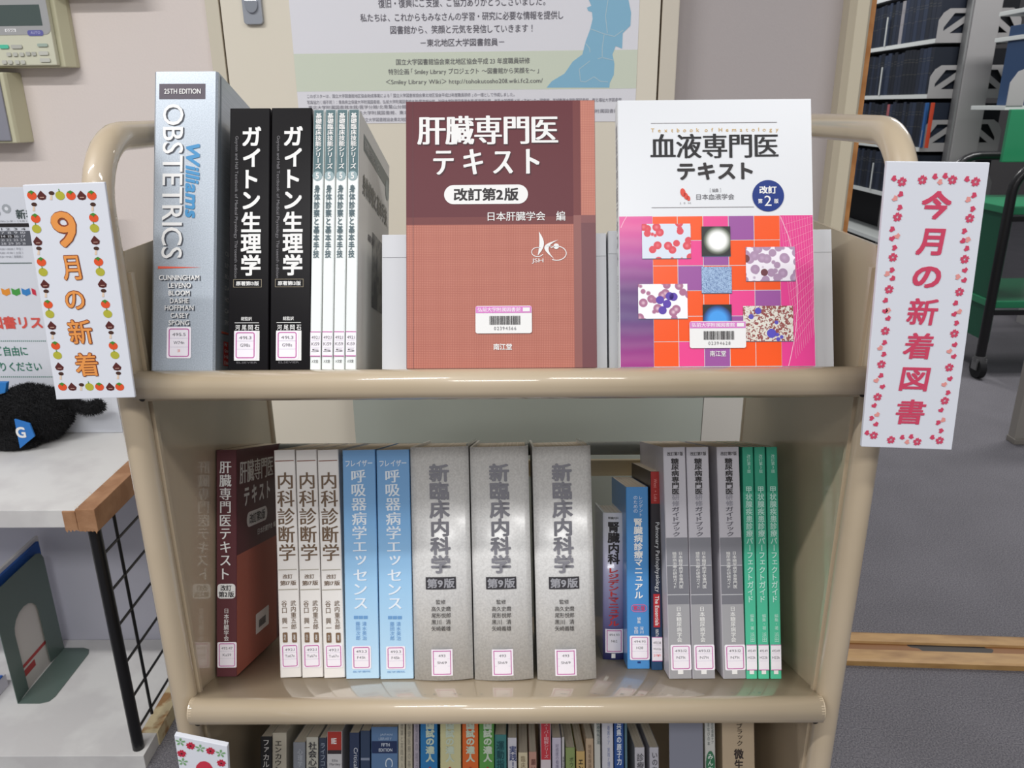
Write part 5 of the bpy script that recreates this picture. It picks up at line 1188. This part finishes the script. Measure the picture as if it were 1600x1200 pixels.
# plate in the YZ plane with an arch hole, built as a ring of quads
a0, a1, zh = Lb*.22, Lb*.70, hB*.66
hole = [(a0, .004), (a0, zh-.03)]+[((a0+a1)/2-(a1-a0)/2*math.cos(PI*i/8), zh-.03+(a1-a0)/2*math.sin(PI*i/8)*.9) for i in range(1, 8)]+[(a1, zh-.03), (a1, .004)]
outer = [(0, .0), (0, hB*.5), (0, hB-.02), (.008, hB-.006), (.02, hB), (Lb*.5, hB), (Lb-.02, hB), (Lb-.008, hB-.006), (Lb, hB-.02), (Lb, hB*.5), (Lb, .0)]
n = len(hole); vs = []
for x in (0, .0014): vs += [(x, y, z) for y, z in outer]+[(x, y, z) for y, z in hole]
fs = []
for s_ in (0, 2*n):
    for i in range(n-1): fs.append((s_+i, s_+i+1, s_+n+i+1, s_+n+i))
for i in range(n-1): fs.append((i, i+1, 2*n+i+1, 2*n+i)); fs.append((n+i, n+i+1, 3*n+i+1, 3*n+i))
fs += [(0, n, 3*n, 2*n), (n-1, 2*n-1, 4*n-1, 3*n-1)]
M_BE = mat('5E6E68', .4, coat=.2)
MB().add(vs, fs).build('upright_plate', M_BE, be)
wB = max(.05, onz(60, 1103, ZS2).x-pA.x)
MB().prism([(.0016, 0), (wB-.02, 0), (wB-.005, .006), (wB, .02), (wB, Lb-.02), (wB-.006, Lb-.006), (wB-.02, Lb), (.0016, Lb)], lambda x, y, z: (x, y, z), 0, .0014).build('base_plate', M_BE, be)
for i, (hx, h_, dx) in enumerate((('D8D2CC', .235, .001), ('2C5CA8', .262, .0045), ('E4E2E0', .27, .008))):
    bk = empty('leaflet_stack', (pA.x+.02-.0042-dx*1.6, pA.y+.02+.01*i, ZS2+.0004)); tag(bk, ('white printed leaflets behind the arched bookend', 'blue and white leaflets standing behind the arched bookend', 'pale leaflets standing furthest left behind the arched bookend')[i], 'leaflets')
    MB().box(-.003, .003, 0, Lb-.02, 0, h_).build('paper_stack', mat(hx, .5), bk, .0005)
    plb = Plane(bk.matrix_basis @ V((.0031, 0, 0)), (0, 1, 0), (0, 0, 1), bk)
    flat(plb, 'printed_block', [R(.02, .05, Lb-.05, .058), R(.02, .03, .06, .045)], mat('B84848' if i == 0 else 'D8D8E0', .5), 1)
    flat(plb, 'printed_text_rows', [R(.03, h_-.02-.006*j, Lb-.04, h_-.0185-.006*j) for j in range(5)], M_INK2, 1)
lf_ = empty('leaflet_stack', (pA.x-.09, YF+.06, ZS2+.0004)); tag(lf_, 'white booklet with a blue corner tilted under the rack top', 'leaflets')
MB().box(-.05, .06, 0, .13, 0, .03).build('paper_stack', mat('C8C6CC', .5), lf_, .001); MB().box(.0, .061, .002, .12, .031, .034).build('blue_cover', mat('2A5AA8', .5), lf_)

# ---------------------------------------------------------------- library beyond the doorway
D1 = 4.6
def atd(px, py, d):  # point at a distance d along Y from the camera
    return hit(px, py, V((0, CAM.y+d, 0)), V((0, 1, 0)))
nl = atd(1462, 66, D1); nr = atd(1590, 66, D1)
XLb, XRb, YN = nl.x, nr.x, nl.y
zsh = [atd(1460, y, D1).z for y in (-20, 67, 152, 237, 322)]
# real shelf spacing from the two best seen shelves
z0s, dz = zsh[1], (zsh[1]-zsh[3])/2
levels = [z0s+dz*2, z0s+dz, z0s, z0s-dz, z0s-2*dz, z0s-3*dz, z0s-4*dz]; levels = [z for z in levels if z > .05]
sk = empty('library_stack', ((XLb+XRb)/2, YN, 0)); tag(sk, 'grey steel double-sided library shelving beyond the doorway', 'bookcase')
cxs = (XLb+XRb)/2
M_ST = mat('A8A6A6', .45); M_ST2 = mat('D2D6D4', .4)
pw = (atd(1545, 100, D1).x-atd(1503, 100, D1).x)
mb = MB().box(-pw*.5, pw*.5, -.06, .0, 0, 2.5); mb.build('upright', M_ST, sk, .004)
MB().box(-pw*.5-.012, -pw*.5-.001, -.05, .0, 0, 2.5).build('upright_edge', mat('8F9090', .4), sk)
hwS = (XRb-XLb)/2; LEN = 3.2
for s in range(1, 5): MB().box(-.02, .02, LEN*s/4-.02, LEN*s/4+.02, 0, 2.5).build('upright', M_ST, sk)
MB().box(-.006, .006, .01, LEN, 0, 2.5).build('back_sheet', mat('1C1C20', .8), sk)
for z in levels:
    for s in (-1, 1):
        xa, xb = (s*.008, s*hwS) if s > 0 else (-hwS, -.008)
        MB().box(xa, xb, .006, LEN, z, z+.022).build('shelf_board', M_ST2, sk)
        # end bracket: rounded plate with two cut-outs, as ring strips
        w_ = hwS-.0; H_b = dz*.60
        def bp(u_, v_): return (s*(hwS-u_*w_), 0, z+v_*H_b)
        outl = [(0, 0), (0, .35), (.0, .62), (.10, .85), (.24, 1.0), (.5, 1.0), (1.0, 1.0), (1.0, .5), (1.0, 0), (.5, 0)]
        def plate(polys):
            mbp = MB()
            for p in polys: mbp.prism(p, lambda u_, v_, y: (s*(hwS-u_*w_), y, z+v_*H_b), 0, .003)
            return mbp
        pol = [[(0, 0), (1, 0), (1, .28), (0, .28)], [(0, .28), (.14, .28), (.14, .45), (0, .45)], [(0, .45), (.14, .45), (.36, .86), (.30, 1.0), (.24, 1.0), (.10, .88), (0, .66)],
               [(.30, 1.0), (.36, .86), (.78, .86), (.78, 1.0)], [(.78, 1.0), (.78, .28), (1, .28), (1, 1.0)], [(.14, .28), (.30, .28), (.78, .72), (.78, .86), (.70, .86), (.14, .34)]]
        plate(pol).build('end_bracket', M_ST, sk)
def proj(p):
    d = V(p)-CAM; zc_ = d.dot(_f); return 800+FPX*d.dot(_r)/zc_, 600-FPX*d.dot(_u)/zc_
vis = [i for i, z in enumerate(levels) if -140 < proj((XLb, YN, z))[1] < 420]
ROWS = {i: n_ for i, n_ in zip(vis, ('topmost', 'second', 'third', 'fourth', 'fifth', 'sixth'))}
rr = random.Random(11)
cnt = 0
names_ = ['nearest', 'second', 'third']
proto = None
for li, z in enumerate(levels):
    zz = z+.0225
    if z > 1.75 or z < .55: continue
    y = YN+.02; i = 0
    rown = ROWS.get(levels.index(z), 'lowest visible')
    while y < YN+1.75:
        t = rr.uniform(.034, .052); h = dz*rr.uniform(.80, .86); hx = rr.choice(('222938', '1E2430', '262E3E', '2A3448', '1B202A'))
        lab = 'dark bound journal volume in the long row on the library shelving'
        if li == levels.index(min(levels, key=lambda q: abs(q-(z0s-dz)))) and False: pass
        if rr.random() < .03: hx = rr.choice(('8E8C90', 'A05A60'))
        if li not in ROWS or proj((XLb+.012, y, zz+h))[0] < 1300: y += t; continue
        o = empty('bound_volume', (XLb+.012, y, zz)); tag(o, 'dark cloth-bound journal volume on the %s visible row beyond the doorway' % rown, 'book', 'bound journals on the %s far row' % rown)
        MB().box(.0, .19, .0005, t-.0012, 0, h).build('cover', mat(hx, .6), o, .0015)
        MB().box(-.0006, -.0001, .003, t-.004, h*.72, h*.725).box(-.0006, -.0001, .003, t-.004, h*.78, h*.785).box(-.0006, -.0001, .003, t-.004, h*.45, h*.455).build('gilt_lines', mat('6A6A62', .5), o)
        if hx in ('8E8C90', 'A05A60'): o['label'] = ('grey' if hx == '8E8C90' else 'reddish')+' bound volume standing out on the %s visible far row' % rown; 
        y += t; i += 1
# an orange and a blue spine at the near end of the third visible row
# far-side dark volumes seen past the brackets
for z in levels:
    if z > 1.75 or z < .45: continue
    if levels.index(z) not in ROWS: continue
    for j in range(3):
        o = empty('bound_volume', (cxs+.04, YN+.03+.05*j, z+.0225)); tag(o, 'dark volume behind the right-hand end bracket on the %s visible far shelf' % ROWS[levels.index(z)], 'book', 'volumes behind the %s end bracket' % ROWS[levels.index(z)])
        MB().box(0, .17, 0, .046, 0, dz*.82).build('cover', mat('181A20', .6), o, .0015)
def vol(px, py, hx, lab):
    p = hit(px, py, V((XLb+.005, 0, 0)), V((1, 0, 0)))
    return p
pz = [z for z in levels if z < z0s-1.5*dz][0]
py_ = hit(1450, 200, V((XLb+.002, 0, 0)), V((1, 0, 0))).y
for hx, lab, dy in (('C8482C', 'orange-red bound volume at the near end of the row behind the handle', -.012), ('2C5C98', 'blue bound volume beside the orange-red one behind the handle', .05)):
    o = empty('bound_volume', (XLb+.002, py_+dy, pz+.0226)); tag(o, lab, 'book'); MB().box(0, .012, 0, .022, 0, dz*.84).build('cover', mat(hx, .5), o, .0015)
# steel book supports standing at the shelf edge
for px, py in ((1384, 60), (1376, 132), (1362, 280)):
    p = hit(px, py, V((XLb-.002, 0, 0)), V((1, 0, 0))); z = max([q for q in levels if q < p.z+.05] or [levels[-1]])
    o = empty('book_support', (XLb-.004, p.y, z+.0225)); tag(o, {1384: 'pale steel book support on the highest visible far shelf', 1376: 'pale steel book support on the second visible far shelf', 1362: 'pale steel book support low on the far shelf behind the handle'}[px], 'bookend')
    MB().box(-.003, .002, -.006, .006, 0, .16).build('support_blade', M_ST2, o, .001)

# green and black book truck in the far room
gt = empty('green_book_truck', (0, 0, 0)); 
gY = CAM.y+3.35
c1 = hit(1534, 545, V((0, gY, 0)), V((0, 1, 0)))
gt.matrix_basis = Matrix.Translation((c1.x+.3, gY+.25, 0)); tag(gt, 'green shelved book truck with black tube frame in the far room', 'book truck')
gi = gt.matrix_basis.inverted()
def G(px, py, yy=None): return gi @ hit(px, py, V((0, gY if yy is None else yy, 0)), V((0, 1, 0)))
M_GRN = mat('2E8A60', .35, coat=.3); M_GRD = mat('1F5C44', .4)
a, c, d_ = G(1534, 545), G(1556, 290), G(1640, 252)
zt = G(1600, 255).z
xl = gi @ V((c1.x, gY, 0))
for yy in (-.25, .25):
    pts = [(xl.x, yy, .10), (xl.x, yy, zt-.12)]+[(xl.x+.12*(1-math.cos(t)), yy, zt-.12+.12*math.sin(t)) for t in [PI/2*i/6 for i in range(1, 7)]]+[(xl.x+.8, yy, zt)]
    MB().tube(pts, .020, 12).build('tube_frame', M_BK, gt)
    cf = MB().tube([(xl.x, yy, .10), (xl.x, yy, .075)], .025, 12).build('caster', mat('7A7A7A', .4, metal=.6), gt)
    MB().tube([(xl.x-.014, yy, .045), (xl.x+.014, yy, .045)], .045, 18).build('wheel', mat('1C1C1E', .6), cf)
    MB().box(xl.x-.022, xl.x-.016, yy-.02, yy+.02, .04, .09).box(xl.x+.016, xl.x+.022, yy-.02, yy+.02, .04, .09).build('fork', mat('8A8A8A', .4, metal=.6), cf)
for py in (325, 472):
    z = hit(1560, py, V((0, gY, 0)), V((0, 1, 0))).z
    MB().box(xl.x+.01, xl.x+.85, -.24, .24, z-.03, z).build('shelf', M_GRN, gt, .003)
    MB().box(xl.x-.006, xl.x+.86, -.262, -.25, z-.055, z-.035).build('rail', M_BK, gt)
zz = hit(1600, 172, V((0, gY, 0)), V((0, 1, 0))).z
MB().box(xl.x+.14, xl.x+.85, .10, .12, zt-.02, zz+.0).build('back_board', M_GRN, gt, .003)
MB().box(xl.x+.02, xl.x+.03, -.24, .24, .16, hit(1560, 325, V((0, gY, 0)), V((0, 1, 0))).z-.031).build('end_panel', M_GRD, gt)

# grey leg and shelf ends at the right edge
p = onz(1578, 690, 0)
lg = empty('steel_shelf_unit', (p.x+.03, p.y, 0)); tag(lg, 'pale steel shelf unit leg with foot at the right edge', 'shelf unit')
MB().box(-.03, .03, -.02, .02, .0, .62).build('leg', mat('9A958E', .4), lg, .004); MB().box(-.034, .06, -.03, .02, 0, .02).build('foot', mat('8A857E', .4), lg, .003)
MB().box(.02, .3, -.02, .02, .58, .62).build('rail', mat('9A958E', .4), lg, .003)
dR = 4.0
rs = empty('right_shelving', (atd(1572, 160, dR).x, CAM.y+dR, 0)); tag(rs, 'grey shelving with blue volumes cut off at the right edge', 'bookcase')
ri = rs.matrix_basis.inverted()
for py in (165, 52, 8):
    z = atd(1590, py, dR).z; MB().box(.0 if py == 165 else .06, .45, 0, .3, z-.02, z).build('shelf_board', M_ST2, rs, .002)
z = atd(1590, 165, dR).z
MB().prism([(0, z), (.0, z+.10), (.03, z+.15), (.08, z+.17), (.08, z)], lambda x, zz_, y: (x, y, zz_), -.004, -.001).build('end_bracket', M_ST, rs)
MB().box(.45, .5, 0, .3, 0, 2.4).build('upright', M_ST, rs)
for j in range(4):
    o = empty('bound_volume', rs.matrix_basis @ V((.07+.05*j, -.0, z+.0005))); tag(o, 'blue bound volume on the grey shelf at the right edge', 'book', 'blue volumes at the right edge')
    MB().box(0, .046, .0, .2, 0, .36).build('cover', mat('2A4468', .5), o, .0015)
